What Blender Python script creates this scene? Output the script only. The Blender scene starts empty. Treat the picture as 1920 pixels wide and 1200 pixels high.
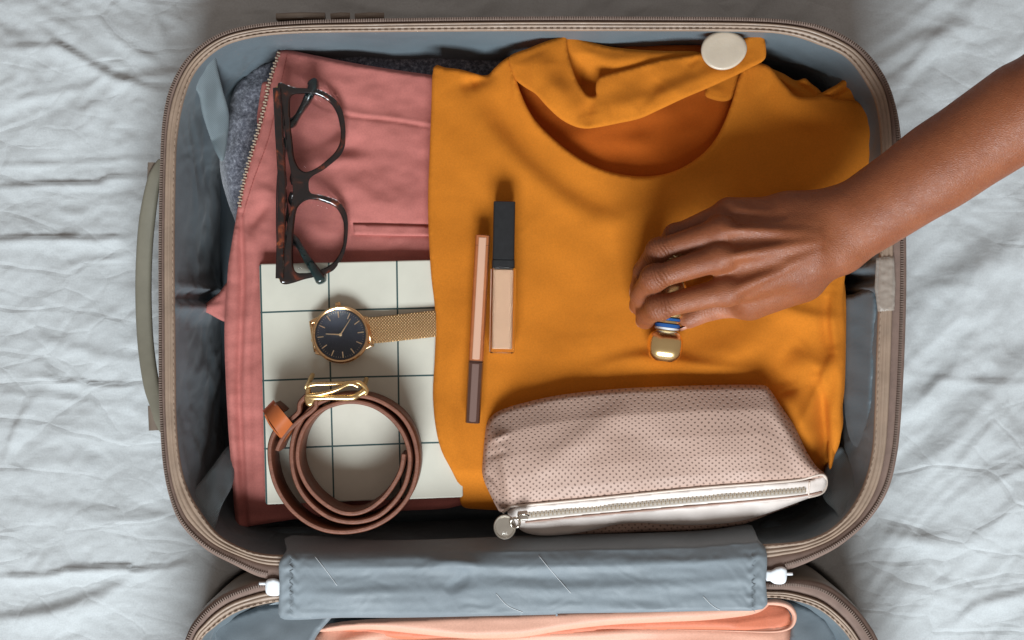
import bpy, math, random
import numpy as np
from mathutils import Vector
from mathutils.geometry import delaunay_2d_cdt
random.seed(3); np.random.seed(3)
sc = bpy.context.scene
# ---------------------------------------------------------------- camera, light, exposure
CAMZ = 1.035
def S(z): return 0.00035*(CAMZ-z)/0.95
cam_d = bpy.data.cameras.new('camera'); cam = bpy.data.objects.new('camera', cam_d)
sc.collection.objects.link(cam); sc.camera = cam
cam.location = (0, 0, CAMZ); cam.rotation_euler = (0, 0, 0)
cam_d.sensor_width = 36; cam_d.lens = 36*0.95/0.672
cam_d.clip_start = 0.01; cam_d.clip_end = 20
w = bpy.data.worlds.new('World'); sc.world = w; w.use_nodes = True
w.node_tree.nodes['Background'].inputs[0].default_value = (1.0, 0.85, 0.76, 1)
w.node_tree.nodes['Background'].inputs[1].default_value = 0.27
def area(name, loc, target, sx, sy, power, col):
    l = bpy.data.lights.new(name, 'AREA'); l.shape = 'RECTANGLE'; l.size = sx; l.size_y = sy
    l.energy = power; l.color = col
    o = bpy.data.objects.new(name, l); sc.collection.objects.link(o); o.location = loc
    o.rotation_euler = (Vector(target)-Vector(loc)).to_track_quat('-Z', 'Y').to_euler()
    return o
area('window_light', (-0.02, -1.90, 1.62), (0, 0, 0.05), 1.2, 1.0, 98, (0.90, 0.98, 1.03))
sc.view_settings.view_transform = 'Standard'; sc.view_settings.look = 'None'
sc.view_settings.exposure = 0; sc.view_settings.gamma = 1

# ---------------------------------------------------------------- helpers
def P(px, py, z): s = S(z); return np.array([(px-960)*s, (600-py)*s, z])
def PX(a, z):
    a = np.asarray(a, float); s = S(np.asarray(z, float))
    return np.stack([(a[:, 0]-960)*s, (600-a[:, 1])*s, np.broadcast_to(z, len(a))], 1)
def _h(ix, iy, seed):
    n = (ix.astype(np.int64)*374761393 + iy.astype(np.int64)*668265263 + seed*1442695041) & 0xffffffff
    n = ((n ^ (n >> 13))*1274126177) & 0xffffffff
    n = n ^ (n >> 16)
    return n/4294967295.0
def vnoise(x, y, seed=0):
    x = np.asarray(x, float); y = np.asarray(y, float)
    ix = np.floor(x); iy = np.floor(y); fx = x-ix; fy = y-iy
    out = 0
    for dx in (0, 1):
        for dy in (0, 1):
            a = _h(ix+dx, iy+dy, seed)*2*np.pi
            g = np.cos(a)*(fx-dx)+np.sin(a)*(fy-dy)
            wx = fx if dx else 1-fx; wy = fy if dy else 1-fy
            wx = wx*wx*wx*(wx*(wx*6-15)+10); wy = wy*wy*wy*(wy*(wy*6-15)+10)
            out = out+g*wx*wy
    return out*1.5
def fbm(x, y, seed=0, o=4, g=0.5):
    r = 0; a = 1.0
    for k in range(o):
        r = r+a*vnoise(x, y, seed+17*k); x = x*2.03+5.1; y = y*2.03+1.7; a *= g
    return r
def crump(x, y, seed=0, o=4, g=0.55):
    wx = vnoise(x*.7, y*.7, seed+91); wy = vnoise(x*.7, y*.7, seed+92)
    x = x+wx; y = y+wy; r = 0; a = 1.0
    for k in range(o):
        r = r+a*(0.3-np.abs(vnoise(x, y, seed+23*k))); x, y = (x*1.6+y*1.1)+3.3, (y*1.6-x*1.1)+8.7; a *= g
    return r
def catmull(pts, closed=False, per=8):
    p = np.asarray(pts, float); n = len(p); out = []
    segs = n if closed else n-1
    for i in range(segs):
        if closed: a, b, c, d = p[(i-1) % n], p[i], p[(i+1) % n], p[(i+2) % n]
        else: a, b, c, d = p[max(i-1, 0)], p[i], p[i+1], p[min(i+2, n-1)]
        for k in range(per):
            t = k/per
            out.append(0.5*((2*b)+(-a+c)*t+(2*a-5*b+4*c-d)*t*t+(-a+3*b-3*c+d)*t**3))
    if not closed: out.append(p[-1])
    return np.array(out)
def resample(p, step, closed=False):
    p = np.asarray(p, float)
    if closed: p = np.vstack([p, p[:1]])
    L = np.r_[0, np.cumsum(np.linalg.norm(np.diff(p, axis=0), axis=1))]
    n = max(int(round(L[-1]/step)), 2)
    t = np.linspace(0, L[-1], n+1)
    q = np.stack([np.interp(t, L, p[:, k]) for k in range(p.shape[1])], 1)
    return q[:-1] if closed else q
def seg_dist(x, y, line, closed=False):
    """distance, side sign and 0..1 run along a polyline"""
    line = np.asarray(line, float)
    if closed: line = np.vstack([line, line[:1]])
    best = np.full(x.shape, 1e18); sg = np.zeros(x.shape); tt = np.zeros(x.shape)
    L = np.r_[0, np.cumsum(np.linalg.norm(np.diff(line, axis=0), axis=1))]
    for i in range(len(line)-1):
        a, b = line[i], line[i+1]; d = b-a; l2 = d@d
        if l2 == 0: continue
        t = np.clip(((x-a[0])*d[0]+(y-a[1])*d[1])/l2, 0, 1)
        dx = x-a[0]-t*d[0]; dy = y-a[1]-t*d[1]; q = dx*dx+dy*dy
        m = q < best
        best = np.where(m, q, best); sg = np.where(m, np.sign(d[0]*dy-d[1]*dx), sg)
        tt = np.where(m, (L[i]+t*math.sqrt(l2))/L[-1], tt)
    return np.sqrt(best), sg, tt
def inside(x, y, poly):
    r = np.zeros(x.shape, bool); n = len(poly)
    for i in range(n):
        x1, y1 = poly[i]; x2, y2 = poly[(i+1) % n]
        if y1 == y2: continue
        c = ((y1 > y) != (y2 > y)) & (x < (x2-x1)*(y-y1)/(y2-y1)+x1)
        r ^= c
    return r
def fold(x, y, line, amp, wr, wl=None, taper=True):
    """ridge (amp>0) or valley along a line of pixels; wr / wl = width to the right / left of its run"""
    if wl is None: wl = wr
    l = np.asarray(line, float); m = 3.2*max(wr, wl)
    lo = l.min(0)-m; hi = l.max(0)+m
    out = np.zeros(x.shape); k = (x > lo[0]) & (x < hi[0]) & (y > lo[1]) & (y < hi[1])
    if not k.any(): return out
    if len(l) > 2: l = catmull(l, False, 4)
    d, s, t = seg_dist(x[k], y[k], l)
    wd = np.where(s > 0, wr, wl)
    tp = np.sin(np.clip(t, 0.02, 0.98)*np.pi)**0.6 if taper else 1
    out[k] = amp*np.exp(-(d/wd)**2)*tp
    return out
MM = 0.001
def mk(name, v, f, mat, parent=None, uv=None, smooth=True, sharp=None, attrs=None):
    v = np.asarray(v, float); me = bpy.data.meshes.new(name)
    if isinstance(f, np.ndarray):
        n, k = f.shape
        me.vertices.add(len(v)); me.loops.add(n*k); me.polygons.add(n)
        c = (v.min(0)+v.max(0))/2; c[2] = v[:, 2].min()
        me.vertices.foreach_set('co', (v-c).astype(np.float32).ravel())
        me.loops.foreach_set('vertex_index', f.astype(np.int32).ravel())
        me.polygons.foreach_set('loop_start', (np.arange(n)*k).astype(np.int32))
        me.update(calc_edges=True)
    else:
        c = (v.min(0)+v.max(0))/2; c[2] = v[:, 2].min()
        me.from_pydata([tuple(q) for q in (v-c)], [], [tuple(int(i) for i in q) for q in f])
    if smooth: me.polygons.foreach_set('use_smooth', np.ones(len(me.polygons), bool))
    if uv is not None:
        li = np.zeros(len(me.loops), np.int32); me.loops.foreach_get('vertex_index', li)
        me.uv_layers.new(name='UVMap').data.foreach_set('uv', np.asarray(uv, np.float32)[li].ravel())
    if attrs:
        for k, a in attrs.items():
            me.attributes.new(k, 'FLOAT', 'POINT').data.foreach_set('value', np.asarray(a, np.float32))
    me.materials.append(mat)
    if sharp: me.set_sharp_from_angle(angle=math.radians(sharp))
    o = bpy.data.objects.new(name, me); sc.collection.objects.link(o)
    o.location = c
    if parent is not None:
        o.parent = parent
        q = parent; off = np.zeros(3)
        while q is not None: off = off+np.array(q.location); q = q.parent
        o.location = c-off
    return o
def thing(name, label, cat, loc, group=None):
    o = bpy.data.objects.new(name, None); sc.collection.objects.link(o); o.location = loc
    o.empty_display_size = 0.02
    return tag(o, label, cat, group)
def tag(o, label, cat, group=None):
    o['label'] = label; o['category'] = cat
    if group: o['group'] = group
    return o
def stuff(o): o['kind'] = 'stuff'; return o
def cloth(name, outline, zf, mat, parent=None, step=5, R=7, r=2.5, skirt=12, smooth_out=True, per=6, under=3, thick=None):
    """sheet of fabric with a soft rolled edge; outline in image pixels, zf(px,py,d) -> height"""
    o = catmull(outline, True, per) if smooth_out else np.asarray(outline, float)
    o = resample(o, step, True)
    lo = o.min(0); hi = o.max(0)
    gx, gy = np.meshgrid(np.arange(lo[0], hi[0], step), np.arange(lo[1], hi[1], step*0.87))
    gx[1::2] += step/2
    gx = gx.ravel(); gy = gy.ravel(); k = inside(gx, gy, o); gx = gx[k]; gy = gy[k]
    d, _, _ = seg_dist(gx, gy, o, True); k = d > 0.75*step; gx = gx[k]; gy = gy[k]
    # inset ring close to the edge so that it rounds over crisply
    pts = np.vstack([o, np.stack([gx, gy], 1)]); n = len(o)
    res = delaunay_2d_cdt([Vector(q) for q in pts], [(i, (i+1) % n) for i in range(n)], [], 1, 1e-4, True)
    vv = np.array([[q[0], q[1]] for q in res[0]]); ff = [tuple(q) for q in res[2]]
    cen_ = np.array([vv[list(q)].mean(0) for q in ff]); kin = inside(cen_[:, 0], cen_[:, 1], o)
    ff = [q for q, kk_ in zip(ff, kin) if kk_]
    orig = res[3]; idx = {}
    for i, lst in enumerate(orig):
        for q in lst: idx[q] = i
    d, _, _ = seg_dist(vv[:, 0], vv[:, 1], o, True)
    z = zf(vv[:, 0], vv[:, 1], d)
    q = np.clip(1-d/R, 0, 1); z = z-r*MM*(1-np.sqrt(np.clip(1-q*q, 0, 1)))
    V = PX(vv, z); UV = vv/1000.0
    B = [idx[i] for i in range(n)]
    # skirt, rolled under
    cen = V[B].mean(0)
    ctr = vv[B]; nx = np.roll(ctr, -1, 0)-np.roll(ctr, 1, 0); nrm = np.stack([nx[:, 1], -nx[:, 0]], 1)
    nrm /= np.linalg.norm(nrm, axis=1)[:, None]+1e-9
    area2 = np.sum(ctr[:, 0]*np.roll(ctr[:, 1], -1)-np.roll(ctr[:, 0], -1)*ctr[:, 1])
    if area2 > 0: nrm = -nrm                 # now inward in pixel space
    prev = B; allV = [V]; allU = [UV]; base = len(V)
    for (ins, dz) in ((-0.1*under, 0.35*min(skirt, 4)), (0.6*under, min(skirt, 4)), (under*1.6, skirt)):
        p2 = ctr+nrm*ins; z2 = z[B]-dz*MM
        allV.append(PX(p2, z2)); allU.append(p2/1000.0)
        cur = [base+i for i in range(n)]
        for i in range(n):
            j = (i+1) % n
            ff.append((prev[i], prev[j], cur[j], cur[i]))
        prev = cur; base += n
    ob = mk(name, np.vstack(allV), ff, mat, parent, uv=np.vstack(allU))
    me = ob.data
    import bmesh
    bm = bmesh.new(); bm.from_mesh(me); bmesh.ops.recalc_face_normals(bm, faces=bm.faces)
    bm.faces.ensure_lookup_table()
    if sum(f.normal.z*f.calc_area() for f in bm.faces) < 0: bmesh.ops.reverse_faces(bm, faces=bm.faces)
    bm.to_mesh(me); bm.free()
    return ob
def rings(name, R_, mat, parent=None, closed_u=True, cap0=False, cap1=False, uv=False, smooth=True, sharp=None):
    """R_: list of rings, each Nx3"""
    n = len(R_[0]); V = np.vstack(R_); F = []
    a = np.arange(n if closed_u else n-1)
    b = (a+1) % n
    for i in range(len(R_)-1):
        F.append(np.stack([i*n+a, i*n+b, (i+1)*n+b, (i+1)*n+a], 1))
    F = [tuple(q) for q in np.vstack(F)]
    if cap0: F.append(tuple(range(n))[::-1])
    if cap1: F.append(tuple((len(R_)-1)*n+i for i in range(n)))
    U = None
    if uv:
        L = np.r_[0, np.cumsum(np.linalg.norm(np.diff(R_[0], axis=0), axis=1))]
        U = np.vstack([np.stack([L, np.full(n, i/len(R_))], 1) for i in range(len(R_))])
    return mk(name, V, F, mat, parent, uv=U, smooth=smooth, sharp=sharp)
def frames(p, closed=False, up=(0, 0, 1)):
    p = np.asarray(p, float)
    if closed: t = np.roll(p, -1, 0)-np.roll(p, 1, 0)
    else:
        t = np.empty_like(p); t[1:-1] = p[2:]-p[:-2]; t[0] = p[1]-p[0]; t[-1] = p[-1]-p[-2]
    t /= np.linalg.norm(t, axis=1)[:, None]+1e-12
    up = np.asarray(up, float)
    s = np.cross(t, up); bad = np.linalg.norm(s, axis=1) < 1e-3
    s[bad] = (1, 0, 0); s /= np.linalg.norm(s, axis=1)[:, None]
    u = np.cross(s, t)
    return t, s, u
def sweep(name, path, prof, mat, parent=None, closed=False, up=(0, 0, 1), cap=True, scale=None, shear=None, sharp=40):
    p = np.asarray(path, float); t, s, u = frames(p, closed, up); pr = np.asarray(prof, float)
    R_ = []
    for i in range(len(p)):
        k = 1 if scale is None else scale[i]
        q = p[i]+s[i]*pr[:, :1]*k+u[i]*pr[:, 1:]*k
        if shear is not None: q = q+(pr[:, 1:]*-1)*np.asarray(shear)
        R_.append(q)
    if closed: R_.append(R_[0])
    return rings(name, R_, mat, parent, True, cap and not closed, cap and not closed, sharp=sharp)
def circ(r, n=10, ry=None):
    a = np.linspace(0, 2*np.pi, n, endpoint=False); return np.stack([np.cos(a)*r, np.sin(a)*(ry or r)], 1)
def rrect(wd, h, r, k=3):
    out = []
    for cx, cy, a0 in ((wd/2-r, h/2-r, 0), (-wd/2+r, h/2-r, 90), (-wd/2+r, -h/2+r, 180), (wd/2-r, -h/2+r, 270)):
        for i in range(k+1):
            a = math.radians(a0+90*i/k); out.append((cx+r*math.cos(a), cy+r*math.sin(a)))
    return np.array(out)
def tube(name, path, r, mat, parent=None, closed=False, n=10, ry=None, scale=None, sharp=None):
    return sweep(name, path, circ(r, n, ry), mat, parent, closed, scale=scale, sharp=sharp)
def bar(name, p0, p1, wd, h, r, mat, parent=None, bev=0.4*MM, k=3, taper=None):
    p0 = np.asarray(p0, float); p1 = np.asarray(p1, float); L = np.linalg.norm(p1-p0); d = (p1-p0)/L
    ts = [0, bev, L-bev, L]; kk = [1-2*bev/min(wd, h), 1, 1, 1-2*bev/min(wd, h)]
    if taper:
        ts = [0, bev, L*0.5, L-bev, L]; kk = [kk[0], 1, (1+taper)/2, taper, taper*kk[3]]
    return sweep(name, [p0+d*t for t in ts], rrect(wd, h, r, k), mat, parent, scale=kk, sharp=35)
def lathe_z(name, cx, cy, prof, mat, parent=None, n=48, sx=1, sy=1, sharp=40, tilt=None):
    a = np.linspace(0, 2*np.pi, n, endpoint=False); R_ = []
    for r, z in prof:
        q = np.stack([cx+np.cos(a)*r*sx, cy+np.sin(a)*r*sy, np.full(n, z)], 1)
        R_.append(q)
    return rings(name, R_, mat, parent, True, True, True, sharp=sharp)
def join_boxes(name, boxes, mat, parent=None, bev=0.25):
    """boxes: (centre, dir x (unit), half sizes xyz, up) -> one mesh of small bevel-topped boxes"""
    V = []; F = []
    for c, dx, hs, up in boxes:
        c = np.asarray(c, float); dx = np.asarray(dx, float); up = np.asarray(up, float); dy = np.cross(up, dx)
        b = len(V)
        for zz, k in ((-1, 1), (0.3, 1), (1, 1-bev)):
            for sx_, sy_ in ((-1, -1), (1, -1), (1, 1), (-1, 1)):
                V.append(c+dx*hs[0]*sx_*k+dy*hs[1]*sy_*k+up*hs[2]*zz)
        for l in (0, 4):
            for i in range(4):
                j = (i+1) % 4; F.append((b+l+i, b+l+j, b+l+4+j, b+l+4+i))
        F.append((b+8, b+9, b+10, b+11)); F.append((b+3, b+2, b+1, b))
    return mk(name, np.array(V), F, mat, parent, smooth=False)

# ---------------------------------------------------------------- materials
def srgb(r, g, b):
    f = lambda c: (c/255/12.92) if c/255 <= .04045 else ((c/255+.055)/1.055)**2.4
    return (f(r), f(g), f(b), 1)
class M:
    def __init__(s, name, col, rough=0.6, metal=0.0, spec=0.5):
        s.m = bpy.data.materials.new(name); s.m.use_nodes = True; s.nt = s.m.node_tree; s.N = s.nt.nodes
        s.b = s.N['Principled BSDF']; s.set('Base Color', col); s.set('Roughness', rough); s.set('Metallic', metal)
        s.set('Specular IOR Level', spec); s.col = None; s.h = None; s.tc = s.N.new('ShaderNodeTexCoord'); s.base = col
    def set(s, k, v): s.b.inputs[k].default_value = v
    def lk(s, a, b): s.nt.links.new(a, b)
    def coord(s, kind='Object', scale=(1, 1, 1), rot=0):
        mp = s.N.new('ShaderNodeMapping'); mp.inputs['Scale'].default_value = scale
        mp.inputs['Rotation'].default_value = (0, 0, rot); s.lk(s.tc.outputs[kind], mp.inputs[0]); return mp.outputs[0]
    def noise(s, scale, detail=4, rough=0.55, kind='Object', st=(1, 1, 1), rot=0, dist=0):
        n = s.N.new('ShaderNodeTexNoise'); n.inputs['Scale'].default_value = scale; n.inputs['Detail'].default_value = detail
        n.inputs['Roughness'].default_value = rough; n.inputs['Distortion'].default_value = dist
        s.lk(s.coord(kind, st, rot), n.inputs['Vector']); return n.outputs['Fac']
    def wave(s, scale, kind='Object', rot=0, dist=0, st=(1, 1, 1)):
        n = s.N.new('ShaderNodeTexWave'); n.inputs['Scale'].default_value = scale; n.inputs['Distortion'].default_value = dist
        s.lk(s.coord(kind, st, rot), n.inputs['Vector']); return n.outputs['Fac']
    def attr(s, name):
        n = s.N.new('ShaderNodeAttribute'); n.attribute_name = name; return n.outputs['Fac']
    def math(s, op, a, b=None, c=None):
        n = s.N.new('ShaderNodeMath'); n.operation = op
        for i, q in enumerate((a, b, c)):
            if q is None: continue
            if isinstance(q, (int, float)): n.inputs[i].default_value = q
            else: s.lk(q, n.inputs[i])
        return n.outputs[0]
    def ramp(s, fac, stops):
        r = s.N.new('ShaderNodeValToRGB'); e = r.color_ramp.elements
        while len(e) < len(stops): e.new(0.5)
        for i, (p, c) in enumerate(stops):
            e[i].position = p; e[i].color = c if hasattr(c, '__len__') else (c, c, c, 1)
        s.lk(fac, r.inputs[0]); return r.outputs[0]
    def mix(s, fac, a, b, mode='MIX'):
        n = s.N.new('ShaderNodeMix'); n.data_type = 'RGBA'; n.blend_type = mode
        for k, q in ((0, fac), (6, a), (7, b)):
            if isinstance(q, (int, float)): n.inputs[k].default_value = q
            elif hasattr(q, '__len__'): n.inputs[k].default_value = q
            else: s.lk(q, n.inputs[k])
        return n.outputs[2]
    def color(s, out): s.lk(out, s.b.inputs['Base Color']); s.col = out; return s
    def vary(s, scale, amt, **k):
        c = s.col if s.col is not None else s.base
        return s.color(s.mix(s.ramp(s.noise(scale, **k), [(0.3, 1-amt), (0.7, 1+amt)]), (0, 0, 0, 1), c)) if 0 else \
            s.color(s.mix(1.0, c, s.ramp(s.noise(scale, **k), [(0.3, 1-amt), (0.7, 1.0)]), 'MULTIPLY'))
    def bump(s, fac, strength=0.3, dist=0.0005):
        b = s.N.new('ShaderNodeBump'); b.inputs['Strength'].default_value = strength; b.inputs['Distance'].default_value = dist
        s.lk(fac, b.inputs['Height'])
        if s.h is not None: s.lk(s.h, b.inputs['Normal'])
        s.h = b.outputs[0]; s.lk(s.h, s.b.inputs['Normal']); return s
    def roughv(s, scale, lo, hi, **k):
        s.lk(s.ramp(s.noise(scale, **k), [(0.3, lo), (0.7, hi)]), s.b.inputs['Roughness']); return s

def woven(name, col, rough=0.85, thread=1500, vary=0.12, bump=0.35, sheen=0.2, rot=0.0, vs=35):
    m = M(name, col, rough, spec=0.25); m.vary(vs, vary); m.vary(900, 0.12, detail=2)
    wv = m.math('MULTIPLY', m.wave(thread, rot=rot, dist=1.5), m.wave(thread, rot=rot+math.pi/2, dist=1.5))
    m.bump(wv, bump, 0.0002); m.bump(m.noise(260, 5), 0.06, 0.0008)
    m.set('Sheen Tint', (min(col[0]*1.5, 1), min(col[1]*1.5, 1), min(col[2]*1.5, 1), 1))
    m.set('Sheen Weight', sheen); m.set('Sheen Roughness', 0.5); return m
# sheets and leathers
mt_sheet = woven('sheet_cotton', (0.535, 0.56, 0.568, 1), 0.9, 900, 0.06, 0.35, 0.1)
mt_sheet.bump(mt_sheet.noise(60, 6, dist=.8, st=(1, 1.8, 1)), 0.14, 0.003)
def creases(m, scale, st, rot, strength, dist, warp):
    vo = m.N.new('ShaderNodeTexVoronoi'); vo.feature = 'DISTANCE_TO_EDGE'; vo.inputs['Scale'].default_value = scale
    nz = m.N.new('ShaderNodeTexNoise'); nz.inputs['Scale'].default_value = scale*.6; nz.inputs['Detail'].default_value = 3
    co = m.coord('Object', st, rot); m.lk(co, nz.inputs['Vector'])
    va = m.N.new('ShaderNodeVectorMath'); va.operation = 'MULTIPLY_ADD'; m.lk(nz.outputs['Color'], va.inputs[0]); va.inputs[1].default_value = (warp, warp, warp); m.lk(co, va.inputs[2])
    m.lk(va.outputs[0], vo.inputs['Vector'])
    fade = m.ramp(m.noise(scale*.35, 2), [(.42, 0.0), (.6, 1.0)])
    m.bump(m.math('MULTIPLY', m.ramp(vo.outputs['Distance'], [(0, 0.0), (.07, .75), (.35, 1.0)]), fade), strength, dist)
creases(mt_sheet, 15, (1, 2.1, 1), .12, .30, .0022, .05)
creases(mt_sheet, 26, (1, 1.5, 1), -.5, .20, .0014, .03)
mt_shell = M('taupe_shell', (0.20, 0.155, 0.12, 1), 0.42); mt_shell.vary(60, 0.2); mt_shell.bump(mt_shell.noise(400), .1, .0005)
mt_bind = M('beige_binding', (0.335, 0.24, 0.175, 1), 0.5); mt_bind.vary(70, 0.22); mt_bind.roughv(120, 0.35, 0.6); mt_bind.bump(mt_bind.noise(500, 5), .25, .0006)
mt_tape = M('zip_tape', (0.22, 0.145, 0.115, 1), 0.75); mt_tape.vary(120, 0.25); mt_tape.bump(mt_tape.wave(900, rot=.7), .3, .0003)
mt_teeth = M('brown_teeth', (0.27, 0.20, 0.165, 1), 0.4); mt_teeth.vary(300, .3)
mt_stitch = M('stitch_thread', (0.37, 0.27, 0.20, 1), 0.8); mt_stitch.vary(300, .2)
def satin(name, col, rough=0.42):
    m = M(name, col, rough, spec=0.5); m.vary(18, 0.22); m.vary(1200, 0.08, detail=2)
    m.bump(m.noise(30, 3, dist=0.6, st=(1, 1, .5)), 0.12, 0.005); m.bump(m.wave(1300, rot=.5, dist=1), .12, .0002)
    m.set('Sheen Weight', 0.15); m.roughv(40, rough-.08, rough+.12); return m
mt_lining = satin('grey_lining', (0.125, 0.16, 0.182, 1))
mt_flap = satin('grey_flap', (0.19, 0.225, 0.25, 1), 0.58)
mt_web = M('ribbed_elastic', (0.16, 0.195, 0.21, 1), 0.6); mt_web.vary(60, .2)
mt_web.bump(mt_web.wave(125, kind='UV', rot=0.75), .6, .0006)
mt_web2 = M('ribbed_elastic_slant', (0.17, 0.205, 0.22, 1), 0.6); mt_web2.vary(60, .2)
mt_web2.bump(mt_web2.wave(125, kind='UV', rot=-0.75), .6, .0006)
mt_white = M('white_plastic', (0.82, 0.86, 0.90, 1), 0.3); mt_white.vary(90, .05)
mt_handle = M('olive_handle', (0.20, 0.185, 0.14, 1), 0.5); mt_handle.vary(60, .15); mt_handle.bump(mt_handle.noise(600), .15, .0004)
mt_clear = M('frosted_tape', (0.50, 0.44, 0.38, 1), 0.3); mt_clear.set('Alpha', 0.5); mt_clear.vary(90, .2); mt_clear.bump(mt_clear.noise(120), .4, .002)
mt_thread = M('white_thread', (0.75, 0.78, 0.80, 1), 0.6)

# ---------------------------------------------------------------- outlines of the two halves (pixels at rim height)
pair = [(297,600,327,600),(297,450,326,450),(300,300,328,320),(306,215,332,250),(322,155,345,182),(355,103,368,130),(405,66,408,92),(470,47,456,73),(560,39,540,62),
 (700,35,700,59),(960,31,960,57),(1200,31,1200,57),(1400,33,1390,58),(1500,40,1475,64),(1560,55,1535,82),(1615,88,1589,108),(1655,135,1628,160),(1678,190,1646,206),
 (1690,260,1653,285),(1698,400,1651,420),(1700,520,1649,540),(1697,650,1645,660),(1690,780,1641,780),(1682,855,1636,850),(1665,920,1620,910),(1630,975,1592,960),
 (1580,1020,1555,995),(1530,1048,1512,1013),(1480,1068,1470,1019),(1420,1082,1420,1022),(1300,1085,1300,1030),(960,1088,960,1040),(650,1090,650,1044),(540,1088,560,1042),
 (490,1083,500,1040),(440,1060,458,1030),(385,1030,410,1004),(340,985,376,962),(318,935,350,915),(305,870,336,860),(299,780,329,780),(297,700,328,700)]
pr = np.array(pair, float)
Oc = catmull(pr[:, :2], True, 14); Ic = catmull(pr[:, 2:], True, 14)
lid = [(300,1500,326,1500),(310,1330,338,1330),(345,1205,372,1212),(368,1160,402,1176),(405,1124,440,1150),(450,1102,482,1136),(500,1090,530,1128),(600,1092,620,1128),(960,1096,960,1126),(1300,1094,1300,1124),
 (1440,1092,1425,1121),(1500,1088,1478,1124),(1550,1098,1530,1140),(1592,1128,1568,1168),(1625,1165,1598,1205),(1652,1215,1622,1258),(1680,1330,1648,1345),(1692,1500,1660,1500),(1695,1750,1662,1750),
 (1680,1950,1648,1930),(1620,2060,1590,2025),(1500,2110,1480,2078),(1200,2125,1200,2092),(700,2125,700,2092),(480,2110,500,2078),(370,2050,398,2020),(310,1940,338,1925),(298,1750,326,1750)]
lp = np.array(lid, float)
Ol = catmull(lp[:, :2], True, 14); Il = catmull(lp[:, 2:], True, 14)
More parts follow.
